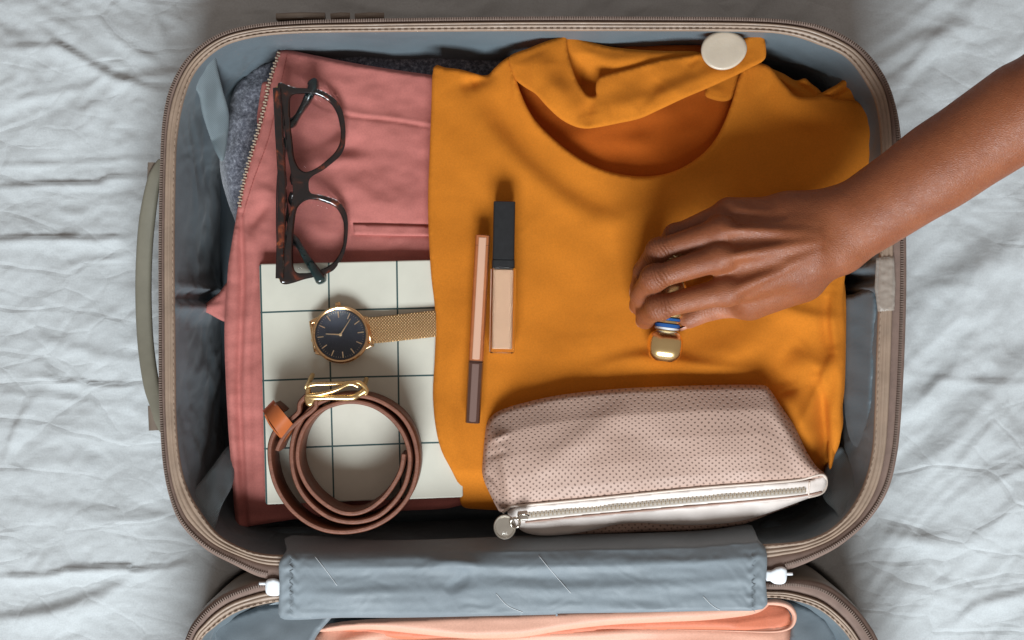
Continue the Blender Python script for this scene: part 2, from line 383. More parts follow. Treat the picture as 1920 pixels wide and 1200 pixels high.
# ---------------------------------------------------------------- bed sheet
def sheet():
    st = 0.0022
    xs = np.arange(-0.80, 0.80, st); ys = np.arange(-0.98, 0.62, st)
    X, Y = np.meshgrid(xs, ys); px = 960+X/S(.04); py = 600-Y/S(.04)
    Z = 0.0045*fbm(X*7, Y*9, 5, 3)
    lf = 1/(1+np.exp((px-960)/120))
    # left: fine crumpled linen, creases mostly along x ; right: softer diagonal swells
    top = np.exp(-((py-60)/300)**2)
    Z += lf*(0.0022+0.0048*top)*crump(X*10, Y*21, 11, 4, .52)*0.55
    Z += lf*0.0009*crump(X*26+Y*10, Y*40, 31, 3)
    u = X*0.66+Y*0.75; v = -X*0.75+Y*0.66
    Z += (1-lf)*0.0062*vnoise(u*3.2, v*17, 21)
    Z += (1-lf)*0.0034*crump(u*6, v*24, 22, 4, .52)
    Z += (1-lf)*0.0010*crump(X*24, Y*34, 33, 3)+(.0003+.0005*lf)*crump(X*55+Y*20, Y*80-X*15, 37, 3)
    for ln, a, wr, wl in [
        ([(-60, 312), (60, 306), (180, 302), (300, 292)], 1.6, 9, 3),
        ([(-60, 350), (100, 345), (175, 344), (205, 333), (275, 331)], 3.0, 12, 3),
        ([(0, 360), (110, 366), (270, 372)], 1.2, 12, 5),
        ([(-60, 452), (80, 446), (180, 449), (265, 440)], 3.2, 14, 3),
        ([(120, 498), (210, 482), (260, 474)], 1.2, 12, 4),
        ([(0, 92), (60, 88), (120, 90), (220, 145), (300, 170)], 2.6, 16, 5),
        ([(60, 40), (130, 100), (210, 146), (290, 165)], 2.2, 20, 6),
        ([(0, 195), (110, 170), (230, 142)], 2.0, 14, 6),
        ([(150, 0), (230, 75), (300, 120)], 2.6, 18, 6),
        ([(280, 0), (300, 60), (310, 100)], 2.0, 18, 8),
        ([(60, 700), (110, 716), (145, 714), (172, 723), (255, 722)], 3.0, 12, 3),
        ([(60, 740), (120, 744), (160, 752)], 1.5, 9, 3),
        ([(0, 640), (90, 640), (200, 670), (270, 680)], 2.0, 22, 10),
        ([(0, 872), (28, 800), (62, 744)], 2.4, 16, 5),
        ([(-60, 1082), (80, 1080), (130, 1070), (235, 1065), (255, 1070), (380, 1052)], 3.4, 14, 3),
        ([(-60, 1172), (40, 1160), (130, 1140), (260, 1085)], 5.0, 34, 12),
        ([(0, 955), (160, 960), (320, 968)], 1.6, 30, 12),
        ([(180, 980), (270, 972), (330, 962)], 1.2, 10, 3),
        ([(230, 700), (240, 760), (330, 800)], 1.0, 12, 6),
        ([(1600, 300), (1760, 282), (1860, 262), (1990, 250)], 5.0, 26, 12),
        ([(1600, 150), (1720, 80), (1840, 40)], 5.0, 26, 16),
        ([(1640, 180), (1700, 140), (1760, 60)], 3.0, 18, 8),
        ([(1700, 610), (1790, 540), (1990, 405)], 8.0, 70, 34),
        ([(1690, 800), (1740, 740), (1830, 670)], 4.0, 26, 10),
        ([(1690, 930), (1790, 820), (1870, 740), (1990, 620)], 6.0, 60, 26),
        ([(1780, 900), (1830, 830), (1890, 760)], 4.0, 26, 10),
        ([(1640, 1000), (1720, 1010), (1770, 1008)], 5.0, 26, 12),
        ([(1700, 700), (1830, 715), (1960, 718)], 1.6, 12, 3),
        ([(1785, 1180), (1830, 1140), (1900, 1120), (1990, 1105)], 4.0, 22, 7),
        ([(1840, 920), (1900, 885), (1980, 860)], 2.4, 14, 5),
        ([(1790, 1040), (1860, 980), (1980, 900)], 4.0, 34, 14)]:
        Z += fold(px, py, ln, a*MM*(.95 if ln[0][0] < 900 else .72), wr, wl)
    # pressed down by the case
    Z += .036
    for pts_, zr_ in ((Oc[::3], .115), (Ol[::3], .108)):
        ow = PX(pts_, zr_)[:, :2]; lo_ = ow.min(0)-.03; hi_ = ow.max(0)+.03
        k = (X > lo_[0]) & (X < hi_[0]) & (Y > lo_[1]) & (Y < hi_[1]); xk = X[k]; yk = Y[k]
        ins = inside(xk, yk, ow); dd_ = seg_dist(xk, yk, ow, True)[0]; sd_ = np.where(ins, -dd_, dd_)
        q = np.clip((.0045-sd_)/.006, 0, 1); q = q*q*(3-2*q); Z[k] = Z[k]*(1-q)-q*.004
    V = np.stack([X.ravel(), Y.ravel(), Z.ravel()], 1)
    ny, nx = X.shape; i = np.arange(ny*nx).reshape(ny, nx)
    F = np.stack([i[:-1, :-1].ravel(), i[:-1, 1:].ravel(), i[1:, 1:].ravel(), i[1:, :-1].ravel()], 1)
    o = mk('bed_sheet', V, F, mt_sheet.m); o['kind'] = 'structure'; o['label'] = 'rumpled pale grey white cotton bed sheet under the suitcase'
sheet()

# ---------------------------------------------------------------- suitcase
case = thing('suitcase', 'open taupe hard shell suitcase lying on the bed with grey lining', 'suitcase', (0, 0, 0))
ZR = 0.115
def build_half(Oc, Ic, par, zr, shell_out, mid, teeth_range, teeth_ok, names=('shell', 'zipper_tape', 'rim_binding'), lining=True, lift=0.0, shellz=None):
    n = len(Oc)
    Ow = PX(Oc, zr); Iw = PX(Ic, zr)
    m = mid(Oc)[:, None]
    def lerp(t, dz): q = Ow+(Iw-Ow)*np.reshape(t, (-1, 1)); q[:, 2] = zr+dz*MM; return q
    cen = Ow.mean(0)
    def outw(q, d): v = q-cen; v[:, 2] = 0; v /= np.linalg.norm(v, axis=1)[:, None]; r = q+v*d; return r
    # hard shell
    R_ = []
    for d, z in ((-3, zr-.003), (-.5, zr-.004), (shell_out*.6, zr-.008), (shell_out, zr-.02), (shell_out, .03), (shell_out-2, .012), (-8, .003), (-22, .001)):
        q = outw(Ow.copy(), d*MM); q[:, 2] = z; R_.append(q)
    sh = rings(names[0], R_, mt_shell.m, par, cap1=True)
    # zip tape
    mm = m[:, 0]
    rings(names[1], [lerp(0*mm-.01, -3), lerp(0*mm, -0.6), lerp(mm*.25, 0), lerp(mm*.6, 0.1), lerp(mm*.85, -.4), lerp(mm*1.0, -1.6)], mt_tape.m, par)
    # moulded binding with two ridges and a stitched inner lip
    pf = [(0, -1.8), (.03, 0.4), (.10, 1.1), (.2, 1.3), (.30, 1.0), (.34, .5), (.38, .9), (.48, 1.3), (.58, 1.1), (.66, .35), (.7, .15), (.75, .5), (.84, .8), (.93, .6), (1.0, -.2), (1.02, -2.0)]
    rings(names[2], [lerp(mm+(1-mm)*t, dz+.6*vnoise(np.arange(n)*.07, np.full(n, t*2.), 4)*(t > .6)) for t, dz in pf], mt_bind.m, par)
    # teeth
    tp = resample(Ow+(Iw-Ow)*m*0.36, 0.00152, True)
    t, s, u = frames(tp, True); bx = []
    for i in range(len(tp)):
        px_ = 960+tp[i, 0]/S(zr); py_ = 600-tp[i, 1]/S(zr)
        if not teeth_ok(px_, py_): continue
        bx.append((tp[i]+np.array([0, 0, .0009]), s[i], (.0010, .00042, .0006), (0, 0, 1)))
    stuff(join_boxes('zipper_teeth', bx, mt_teeth.m, par))
    # stitches on the lip
    sp = resample(lerp(mm+(1-mm)*.9, 0), 0.0042, True); t, s, u = frames(sp, True)
    bx = []
    for i in range(len(sp)):
        k = np.argmin((Ow[:, 0]-sp[i, 0])**2+(Ow[:, 1]-sp[i, 1])**2)
        bx.append((sp[i]+np.array([0, 0, .0012]), t[i], (.0011, .00022, .00018), (0, 0, 1)))
    stuff(join_boxes('stitching', bx, mt_stitch.m, par))
    return Ow, Iw
def mid_main(O):
    x, y = O[:, 0], O[:, 1]
    m = np.full(len(O), .36)
    m = m+.14*np.clip((x-1500)/180, 0, 1)*np.clip((y-150)/150, 0, 1)+.22*np.clip((y-980)/90, 0, 1)
    return m
Ow, Iw = build_half(Oc, Ic, case, ZR, 1.5, mid_main, None, lambda x, y: not (y > 1040 and 505 < x < 1470))
# lining: walls with slack wrinkles, then the floor
def lining(name, Iw, zr, zfloor, bulge, seed, yk, par):
    n = len(Iw); cen = Iw.mean(0); R_ = []
    L = np.r_[0, np.cumsum(np.linalg.norm(np.diff(Iw, axis=0), axis=1))]
    v = cen-Iw; v[:, 2] = 0; v /= np.linalg.norm(v, axis=1)[:, None]
    ks = np.linspace(0, 1, 34)
    pxl = 960+Iw[:, 0]/S(zr); pyl = 600-Iw[:, 1]/S(zr)
    for k in ks:
        z = zr-.0015+(zfloor-zr+.0015)*k
        ins = bulge*math.sin(min(k*1.15, 1)*math.pi*.5)**1.2*MM
        wv = (3.6*vnoise(L*22, np.full(n, k*1.4), seed)+2.2*crump(L*15+k*1.1, np.full(n, k*2.6), seed+5, 3)*(np.abs(pxl-960) > 480)+1.2*crump(L*34-k*2, np.full(n, k*4.2), seed+9, 3))*MM*math.sin(k*math.pi)**.6
        # horizontal tie-down pinch at each short side
        for (sx, yy) in ((1, 556), (0, 520)):
            sel = (pxl < 500) if sx else (pxl > 1500)
            pp = np.where(sel, 1.0, 0.0)
            g = np.exp(-((pyl-yy)/7)**2)*-4.5+np.exp(-((pyl-yy-20)/9)**2)*4.5+np.exp(-((pyl-yy+20)/9)**2)*4.5
            wv = wv+pp*g*MM*math.sin(k*math.pi)**.3
        q = Iw+v*(ins+wv)[:, None]; q[:, 2] = z; R_.append(q)
    last = R_[-1]
    for sft in (.97, .92, .8, .6, .35, .05):
        q = cen+(last-cen)*sft; q[:, 2] = zfloor-.002+.002*vnoise(q[:, 0]*30, q[:, 1]*30, 3); R_.append(q)
    return rings(name, R_, mt_lining.m, par, cap1=True)
Iws = Iw[::1]
lining('lining', Iws, ZR, .012, 9.0, 7, None, case)
# elastic corner straps
def strap(name, pts, z0, z1, p_hi, p_lo, mat):
    a = np.array(p_hi, float); b = np.array(p_lo, float); d = b-a; l2 = d@d
    def zf(x, y, dd):
        t = np.clip(((x-a[0])*d[0]+(y-a[1])*d[1])/l2, -.1, 1.1)
        return z0+(z1-z0)*t+.0018*vnoise(x/22, y/60, 3)
    return cloth(name, pts, zf, mat.m, case, step=4, R=4, r=1, skirt=2.0)
strap('corner_strap', [(350,147),(372,116),(400,95),(408,130),(418,170),(429,214),(426,262),(418,302),(404,284),(392,252),(379,212),(371,174)], .1125, .074, (360,115), (440,215), mt_web)
strap('corner_strap', [(348,938),(375,905),(402,870),(430,836),(438,870),(436,908),(415,950),(398,1002),(380,985),(362,962)], .113, .078, (370,975), (436,860), mt_web2)
strap('corner_strap', [(1576,838),(1596,866),(1630,912),(1612,945),(1584,980),(1566,958),(1545,935),(1540,905),(1552,870)], .082, .113, (1550,890), (1612,950), mt_web)
# dark slack folds of lining in the lower corners
def flat_fold(name, pts, z0, gx, gy, cx, cy, mat, par, **k):
    return cloth(name, pts, lambda x, y, d: z0+gx*(x-cx)*MM+gy*(y-cy)*MM+.0009*vnoise(x/50, y/40, 8), mat.m, par, step=5, **k)
flat_fold('lining_fold', [(440,1038),(448,1010),(470,995),(520,988),(600,990),(640,1005),(640,1030),(540,1042)], .062, 0, .25, 520, 1000, mt_lining, case, skirt=8)
flat_fold('lining_fold', [(1420,990),(1450,975),(1490,1000),(1520,1022),(1470,1026),(1420,1026)], .075, 0, .3, 1460, 1000, mt_lining, case, skirt=8)
flat_fold('lining_fold', [(1578,570),(1600,552),(1641,548),(1641,640),(1636,740),(1632,850),(1626,880),(1606,850),(1588,800),(1580,700)], .089, .52, 0, 1600, 700, mt_lining, case, skirt=10)
# side handle, seen beyond the left edge
hp = catmull([(292,300,96),(277,345,94),(264,430,90),(259,530,88),(262,630,88),(272,710,91),(286,765,94),(295,810,96)], False, 8)
hw = np.array([P(a, b, c*MM) for a, b, c in hp]); hsc = np.interp(np.arange(len(hw)), [0, 6, 14, len(hw)-14, len(hw)-6, len(hw)-1], [.35, .8, 1, 1, .8, .3])
sweep('carry_handle', hw+np.array([.0035, 0, 0]), rrect(.0105, .006, .0025), mt_handle.m, case, scale=hsc)
sweep('handle_mount', [P(290, 306, .09), P(288, 345, .09)], rrect(.008, .01, .003), mt_shell.m, case)
sweep('handle_mount', [P(290, 760, .09), P(292, 806, .09)], rrect(.008, .01, .003), mt_shell.m, case)
# wheel housing ridges on the far edge
for a, b in ((521, 610), (625, 655), (669, 720)):
    o = sweep('wheel_housing', [P(a, 34, .105), P((a+b)/2, 32, .106), P(b, 32.5, .105)], rrect(.0045, .012, .0015), mt_shell.m, case)
# frosted tape patch at the right rim
cloth('tape_patch', [(1643,484),(1676,481),(1679,530),(1677,582),(1646,584),(1640,540)], lambda x, y, d: ZR+.0026+.0006*vnoise(x/9, y/9, 2), mt_clear.m, case, step=4, R=3, r=.8, skirt=1.2, smooth_out=False)
# hinge flap of grey satin joining both halves
def flap_z(x, y, d):
    y_ = y; y = y+np.interp(x, [600, 960, 1300, 1420], [2, 5, 12, 22])*np.clip((1090-y)/40, 0, 1)
    z = np.interp(y, [985, 1010, 1037, 1050, 1066, 1110, 1150, 1165], [.083, .094, .1178, .1205, .1228, .1208, .1190, .1165])
    y = y_; z = z+.0009*fbm(x/260, y/34, 14, 2)
    e = np.exp(-((x-548)/14)**2)+np.exp(-((x-1412)/14)**2)
    z = z+e*.00045*np.sin(y/3.6+np.sin(x/5)*1.9)*(y > 1035)+.00035*crump(x/46, y/30, 77, 3)
    z = z+fold(x, y, [(560, 1030), (650, 1034), (760, 1022), (880, 1028), (960, 1012)], -2.2*MM, 12, 8)
    z = z+fold(x, y, [(800, 1060), (850, 1052), (905, 1062)], 2.6*MM, 16, 9)+fold(x, y, [(835, 1110), (860, 1090), (880, 1070)], -2.0*MM, 14, 10)
    z = z+fold(x, y, [(560, 1118), (900, 1112), (1300, 1098), (1420, 1092)], 1.5*MM, 18, 14)
    z = z+fold(x, y, [(560, 1076), (700, 1082), (1000, 1078), (1300, 1068), (1420, 1062)], -1.4*MM, 18, 12)
    return z
flap = cloth('hinge_flap', [(547,1004),(700,1013),(860,1010),(1000,1004),(1200,1000),(1330,994),(1400,984),(1412,990),(1422,1012),(1436,1030),(1438,1060),(1435,1090),(1437,1110),(1430,1142),
   (1340,1145),(1200,1148),(1050,1150),(1040,1152),(900,1155),(750,1158),(640,1158),(560,1162),(526,1158),(523,1130),(525,1100),(523,1060),(530,1044),(538,1030)], flap_z, mt_flap.m, case, step=4, R=3.5, r=.7, skirt=3, per=3)
bx = []
for x0 in (546, 1413):
    for i in range(13):
        y = 1046+i*8.2; sgn = 1 if i % 2 else -1
        d = np.array([.0022*1, .0020*sgn, 0]); d /= np.linalg.norm(d)
        bx.append((P(x0, y, .1225), d, (.0015, .0002, .0002), (0, 0, 1)))
stuff(join_boxes('zigzag_stitching', bx, mt_flap.m, flap))
for ln in ([(590,1043),(610,1068),(632,1098)], [(1010,1042),(1035,1072),(1070,1112)], [(930,1113),(952,1136),(980,1148)], [(1318,1118),(1335,1135),(1350,1144)]):
    pts = catmull(ln, False, 6); zz = flap_z(pts[:, 0], pts[:, 1], 0)
    tube('loose_thread', PX(pts, zz+.0003), .00014, mt_thread.m, flap, n=5)
# white hinge tabs
for tabp in ([(499,1090),(508,1085),(520,1086),(527,1093),(527,1112),(519,1117),(504,1116),(498,1108)],
             [(1436,1070),(1446,1069),(1456,1064),(1469,1063),(1475,1070),(1474,1089),(1466,1095),(1452,1094),(1444,1089),(1436,1088)]):
    cloth('hinge_tab', tabp, lambda x, y, d: np.full(x.shape, .1185), mt_white.m, case, step=3, R=6, r=1.2, skirt=5)
for p in ((492, 1094), (1480, 1076)):
    tube('hinge_pin', [P(p[0]-6, p[1], .116), P(p[0]+6, p[1], .116)], .001, mt_white.m, case)

# lid half, opened towards the viewer; most of it lies outside the frame
def lidpts(dx, dyt):
    return None
def mid_lid(O):
    x, y = O[:, 0], O[:, 1]
    return .48+.2*np.clip((x-1400)/120, 0, 1)
Lw, Liw = build_half(Ol, Il, case, .108, 1.5, mid_lid, None, lambda x, y: not (y < 1110 and 520 < x < 1440), names=('lid_shell', 'lid_zipper_tape', 'lid_rim_binding'))
lining('lid_lining', Liw, .108, .012, 14.0, 9, None, case)
flat_fold('lid_lining_flap', [(402,1176),(430,1158),(480,1140),(530,1133),(640,1132),(620,1160),(592,1195),(580,1240),(590,1300),(480,1300),(415,1290),(412,1230)], .09, .12, .1, 480, 1180, mt_flap, case, skirt=12)
flat_fold('lid_lining_flap', [(1470,1128),(1520,1140),(1560,1172),(1568,1215),(1560,1290),(1500,1310),(1480,1230),(1484,1160)], .088, -.1, .1, 1520, 1180, mt_flap, case, skirt=12)
# ---------------------------------------------------------------- clothes
ORG = (0.68, 0.214, 0.016, 1)
mt_org = woven('mustard_crepe', ORG, 0.95, 1500, 0.09, 0.6, 0.08)
mt_org_shade = woven('mustard_crepe_inside_shaded', (0.56, 0.12, 0.008, 1), 0.9, 1700, 0.1, 0.4, 0.1)  # reverse side; inter-reflection inside the neckline painted in as a deeper orange
mt_pink = woven('rose_twill', (0.54, 0.18, 0.155, 1), 0.85, 1500, 0.12, 0.45, 0.3, rot=.5)
mt_grey = M('marled_knit', (0.15, 0.155, 0.185, 1), 0.95, spec=.1)
mt_grey.color(mt_grey.ramp(mt_grey.noise(420, 6, .75), [(.35, (.055, .058, .075, 1)), (.52, (.17, .175, .21, 1)), (.68, (.42, .43, .48, 1))]))
mt_grey.bump(mt_grey.noise(900, 4), .6, .0008); mt_grey.set('Sheen Weight', .4)
mt_peach = woven('peach_satin', (0.74, 0.40, 0.29, 1), 0.45, 1900, 0.08, 0.15, 0.3)

def sweater_z(x, y, d):
    z = .060+.003*fbm(x/90, y/90, 3, 3)
    z = z+fold(x, y, [(432, 230), (447, 180), (470, 145), (505, 128)], -3*MM, 10, 6)+fold(x, y, [(440, 330), (448, 270), (470, 210)], 4*MM, 14, 18)
    return z-.01*np.clip((450-x)/60, 0, 1)**2
o = cloth('grey_sweater', [(505,112),(475,126),(452,148),(437,175),(427,210),(418,245),(412,285),(415,330),(426,372),(438,405),(470,470),(600,520),(900,500),(1100,350),(1180,160),(1060,86),(960,90),(880,92),(800,93),(700,98),(640,97),(570,102)],
    sweater_z, mt_grey.m, step=6, R=16, r=9, skirt=40, under=6)
tag(o, 'dark marled grey knit sweater showing from under the pink trousers', 'sweater')

# rose trousers ------------------------------------------------------------
tr = thing('pink_trousers', 'folded rose pink trousers with a brass side zip, under the glasses and grid notebook', 'trousers', P(620, 600, .06))
def tr_z(x, y, d):
    z = .0828+.0016*fbm(x/110, y/80, 41, 3)
    z = z+fold(x, y, [(452, 400), (456, 520), (452, 640), (450, 760), (462, 980)], -4.0*MM, 9, 4, False)*(y > 395)
    z = z+fold(x, y, [(470, 430), (478, 540), (474, 700), (478, 900)], 1.8*MM, 10, 9)
    z = z+fold(x, y, [(492, 460), (470, 620), (468, 780), (470, 960)], -2.0*MM, 4, 9)
    z = z+fold(x, y, [(505, 380), (480, 410), (462, 440)], -3.0*MM, 14, 10)+fold(x, y, [(470, 350), (500, 360), (530, 390)], 2.0*MM, 18, 14)
    z = z+fold(x, y, [(600, 300), (650, 278), (700, 282)], -1.6*MM, 14, 22)+fold(x, y, [(560, 318), (610, 300), (680, 300)], 2.4*MM, 18, 14)
    z = z+fold(x, y, [(590, 150), (650, 165), (740, 190)], 1.6*MM, 26, 26)+fold(x, y, [(640, 330), (700, 380), (790, 390)], 1.8*MM, 22, 22)
    z = z+fold(x, y, [(620, 190), (650, 210), (740, 222), (806, 233)], .8*MM, 2.5, 6, False)
    z = z+fold(x, y, [(560, 176), (640, 214), (740, 227), (806, 238)], -1.0*MM, 3.0, 2.5, False)
    z = z+fold(x, y, [(530, 478), (650, 484), (806, 486)], -1.6*MM, 7, 12)
    z = z-.010*np.clip((905-y)/-60, 0, 1)**1.5
    # welt pocket slit
    z = z-.0012*np.exp(-((y-431)/14)**4)*(x > 656)
    return z
o = cloth('trouser_legs', [(527,94),(515,120),(505,155),(496,200),(482,250),(468,295),(456,340),(447,385),(440,425),(434,460),(428,500),(424,560),(421,620),(423,700),(428,800),(434,880),(440,960),(446,989),(470,986),(520,978),(600,968),(740,958),(860,948),(905,900),(910,700),(900,400),(890,200),(880,150),(812,141),(740,131),(660,118),(590,104)],
    tr_z, mt_pink.m, tr, step=4, R=9, r=3.2, skirt=26, per=5, under=4)
cloth('trouser_hem', [(430,528),(410,550),(380,577),(396,590),(424,604),(440,600),(445,560)], lambda x, y, d: .070+(x-380)*.00010+fold(x, y, [(385,577),(420,570)], 1.5*MM, 10, 5), mt_pink.m, tr, step=4, R=8, r=2, skirt=8)
cloth('trouser_facing', [(490,165),(492,156),(500,153),(512,160),(505,200),(488,250),(482,225),(486,190)], lambda x, y, d: .0765+.0008*vnoise(x/20, y/20, 1), mt_pink.m, tr, step=4, R=6, r=1.5, skirt=5)
cloth('pocket_welt', [(662,420),(720,421),(812,424),(812,443),(740,442),(664,440)], lambda x, y, d: tr_z(x, y, d)+.0022, mt_pink.m, tr, step=3.5, R=4, r=.9, skirt=3, smooth_out=False, under=1)
zl = catmull([(523,99),(512,128),(503,158),(496,195),(484,240),(470,288),(459,328),(451,366),(448,386)], False, 10)
zz = tr_z(zl[:, 0], zl[:, 1], 0)
mt_brass = M('brass_teeth', (0.74, 0.60, 0.45, 1), 0.35, 0.4); mt_brass.vary(300, .3)
zt = resample(PX(zl, zz-.0002), .0019); t, s, u = frames(zt); bx = []
for i in range(len(zt)):
    bx.append((zt[i]-s[i]*(.0006 if i % 2 else -.0002), s[i], (.00115, .0005, .0006), (0, 0, 1)))
stuff(join_boxes('zip_teeth', bx, mt_brass.m, tr))
mt_pinkst = M('rose_stitches', (0.36, 0.085, 0.07, 1), .8)
def stitches(name, line, zf, step, half, mat, par, dz=.0003, wd=.00022):
    c = catmull(line, False, 8); q = resample(PX(c, zf(c[:, 0], c[:, 1], 0)+dz), step); t, s, u = frames(q)
    return stuff(join_boxes(name, [(q[i], t[i], (half, wd, .0002), (0, 0, 1)) for i in range(len(q))], mat, par))
stitches('topstitching', [(538,103),(526,160),(514,215),(500,270),(478,330),(462,380),(455,408)], tr_z, .0024, .0009, mt_pinkst.m, tr)
stitches('topstitching', [(668,424),(740,426),(806,428)], tr_z, .0022, .0008, mt_pinkst.m, tr)

# grid notebook ------------------------------------------------------------
mt_nb = M('notebook_cover', (0.62, 0.605, 0.515, 1), 0.55, spec=.4)
uvn = mt_nb.N.new('ShaderNodeSeparateXYZ'); mt_nb.lk(mt_nb.tc.outputs['UV'], uvn.inputs[0])
def line_mask(out, off, pitch, half):
    a = mt_nb.math('ADD', out, off); a = mt_nb.math('MODULO', a, pitch); a = mt_nb.math('SUBTRACT', a, pitch/2)
    a = mt_nb.math('ABSOLUTE', a); return mt_nb.math('LESS_THAN', a, half)
lm = mt_nb.math('MAXIMUM', line_mask(uvn.outputs[0], 1.28*2+.064-.130, .128, .0016), line_mask(uvn.outputs[1], 1.28*2+.064-.101, .1275, .0016))
bc = mt_nb.mix(1.0, (0.62, 0.605, 0.515, 1), mt_nb.ramp(mt_nb.noise(60), [(.3, .93), (.7, 1.0)]), 'MULTIPLY')
mt_nb.color(mt_nb.mix(lm, bc, (0.035, 0.075, 0.075, 1))); mt_nb.bump(mt_nb.noise(700), .12, .0003)
mt_pages = M('paper_block', (0.60, 0.57, 0.48, 1), .9)
nb = thing('notebook', 'cream hardcover notebook with dark green grid lines under the watch and coiled belt', 'notebook', P(660, 715, .077))
A = [np.array(q, float) for q in ((486, 495), (862, 486), (868, 932), (498, 946))]
def nb_face(name, z0, z1, ins, mat):
    n = 24; V = []; U = []
    def q(u, v):
        p = (A[0]*(1-u)+A[1]*u)*(1-v)+(A[3]*(1-u)+A[2]*u)*v; return p
    prof = [(0, z0), (0, z1-.0006), (.0012, z1), ]
    R_ = []; UU = []
    def ringpts(i_):
        pts = []; cr = 4.5
        for (cx, cy, a0) in ((1, 0, -90), (1, 1, 0), (0, 1, 90), (0, 0, 180)):
            for k in range(5):
                a = math.radians(a0+90*k/4)
                u = cx+(-(cr+i_)/376 if cx else (cr+i_)/376)+math.cos(a)*cr/376; v = cy+(-(cr+i_)/450 if cy else (cr+i_)/450)+math.sin(a)*cr/450
                pts.append((u, v))
        return pts
    V = []; U = []; F = []; rs = []
    for i_, z in ((ins, z0), (ins, z1-.0007), (ins+.7, z1-.0002), (ins+2.2, z1)):
        pts = ringpts(i_); rs.append(len(V))
        for u, v in pts: V.append(P(*q(u, v), z)); U.append((u*.376, v*.450))
    m = 20
    for l in range(3):
        for i in range(m):
            j = (i+1) % m; F.append((rs[l]+i, rs[l]+j, rs[l+1]+j, rs[l+1]+i))
    F.append(tuple(rs[3]+i for i in range(m))); F.append(tuple(rs[0]+i for i in range(m))[::-1])
    return mk(name, np.array(V), F, mat, nb, uv=np.array(U), smooth=False)
nb_face('cover', .0896, .0915, 0, mt_nb.m); nb_face('page_block', .0842, .0895, 3, mt_pages.m); nb_face('back_cover', .0826, .0841, 0, mt_nb.m)

# orange top ---------------------------------------------------------------
tp = thing('orange_top', 'mustard orange top folded with its collar strap and a large cream button', 'top', P(1200, 550, .06))
def org_z(x, y, d):
    z = .0965+.0022*fbm(x/170, y/170, 61, 2)+.00012*fbm(x/30, y/30, 62, 2)
    z = z+fold(x, y, [(835, 160), (880, 210), (960, 290), (1060, 375), (1140, 430)], 3.4*MM, 34, 26)
    z = z+fold(x, y, [(925, 170), (955, 235), (1000, 300), (1080, 360), (1180, 400)], -3.0*MM, 22, 30)
    z = z+fold(x, y, [(880, 155), (905, 147), (930, 130)], -4*MM, 14, 10)+fold(x, y, [(860, 160), (900, 152)], -2.5*MM, 14, 10)
    z = z+fold(x, y, [(1450, 150), (1530, 210), (1640, 260)], 5*MM, 46, 30)+fold(x, y, [(1540, 150), (1590, 175), (1640, 205)], -3*MM, 18, 10)
    z = z+fold(x, y, [(1570, 540), (1562, 600), (1572, 700), (1560, 790)], 3.4*MM, 10, 14)+fold(x, y, [(1550, 550), (1548, 600), (1556, 660)], -3*MM, 12, 8)
    z = z+fold(x, y, [(1530, 700), (1542, 760), (1548, 830), (1552, 900), (1552, 960)], -9*MM, 16, 9)
    z = z+fold(x, y, [(1480, 730), (1500, 790), (1530, 860)], 6*MM, 22, 20)
    z = z+fold(x, y, [(1500, 720), (1440, 720), (1420, 740)], -5*MM, 24, 24)+fold(x, y, [(1470, 660), (1540, 690), (1575, 680)], 3*MM, 30, 22)
    z = z+fold(x, y, [(1520, 560), (1450, 600), (1380, 660), (1260, 690), (1150, 680)], 3.5*MM, 34, 28)
    z = z+fold(x, y, [(1100, 700), (1200, 672), (1330, 690), (1440, 700)], 3.5*MM, 34, 14)+fold(x, y, [(1440, 560), (1500, 590), (1575, 600)], 3.0*MM, 22, 14)
    z = z+fold(x, y, [(1590, 250), (1560, 320), (1480, 360), (1380, 370)], 4*MM, 34, 22)+fold(x, y, [(1420, 160), (1470, 230), (1560, 260)], -2.5*MM, 26, 22)
    z = z+fold(x, y, [(830, 250), (900, 330), (980, 420)], 1.6*MM, 26, 34)+fold(x, y, [(1500, 640), (1460, 690), (1470, 730)], -3*MM, 16, 20)
    z = z+fold(x, y, [(1565, 660), (1530, 740), (1500, 800)], 3.5*MM, 10, 16)+fold(x, y, [(1100, 420), (1200, 400), (1300, 380)], 2.0*MM, 30, 26)
    z = z+fold(x, y, [(860, 620), (840, 760), (868, 900)], 2*MM, 22, 16)
    z = z+fold(x, y, [(990, 420), (1060, 520), (1080, 640)], -2*MM, 50, 50)
    z = z-.02*np.clip((y-880)/90, 0, 1)**1.4*(x < 1250)-.03*np.clip((y-800)/110, 0, 1)**1.6*(x > 1480)
    z = z+.0025*np.exp(-(np.abs(d)/16.)**2)*np.clip((330-y)/80, 0, 1)*(x > 960)*(x < 1400)
    return z
body = [(813,127),(835,127),(862,130),(884,136),(902,141),(916,140),(926,129),(940,116),(957,106),(960,122),(968,150),(982,188),(1004,226),(1040,262),(1080,293),(1120,314),(1165,327),(1215,331),(1262,322),(1300,302),
 (1328,278),(1348,250),(1364,215),(1376,180),(1384,150),(1394,128),(1412,118),(1432,120),(1446,128),(1460,146),(1474,162),(1492,180),(1520,183),(1548,180),(1572,187),(1600,188),(1630,200),(1648,216),(1650,240),(1644,275),(1632,315),(1612,370),(1596,450),(1584,520),(1581,560),(1584,620),(1582,700),(1577,760),(1578,800),(1573,835),(1562,860),(1557,888),(1548,893),(1540,885),(1500,900),(1400,945),(1250,962),(1060,962),(905,955),(866,948),(862,915),(846,880),(828,845),(817,800),(812,740),(815,680),(817,620),(815,570),(809,520),(804,440),(803,360),(806,280),(809,200)]
cloth('front_panel', body, org_z, mt_org.m, tp, step=4.5, R=5, r=1.6, skirt=16, per=3, under=3)
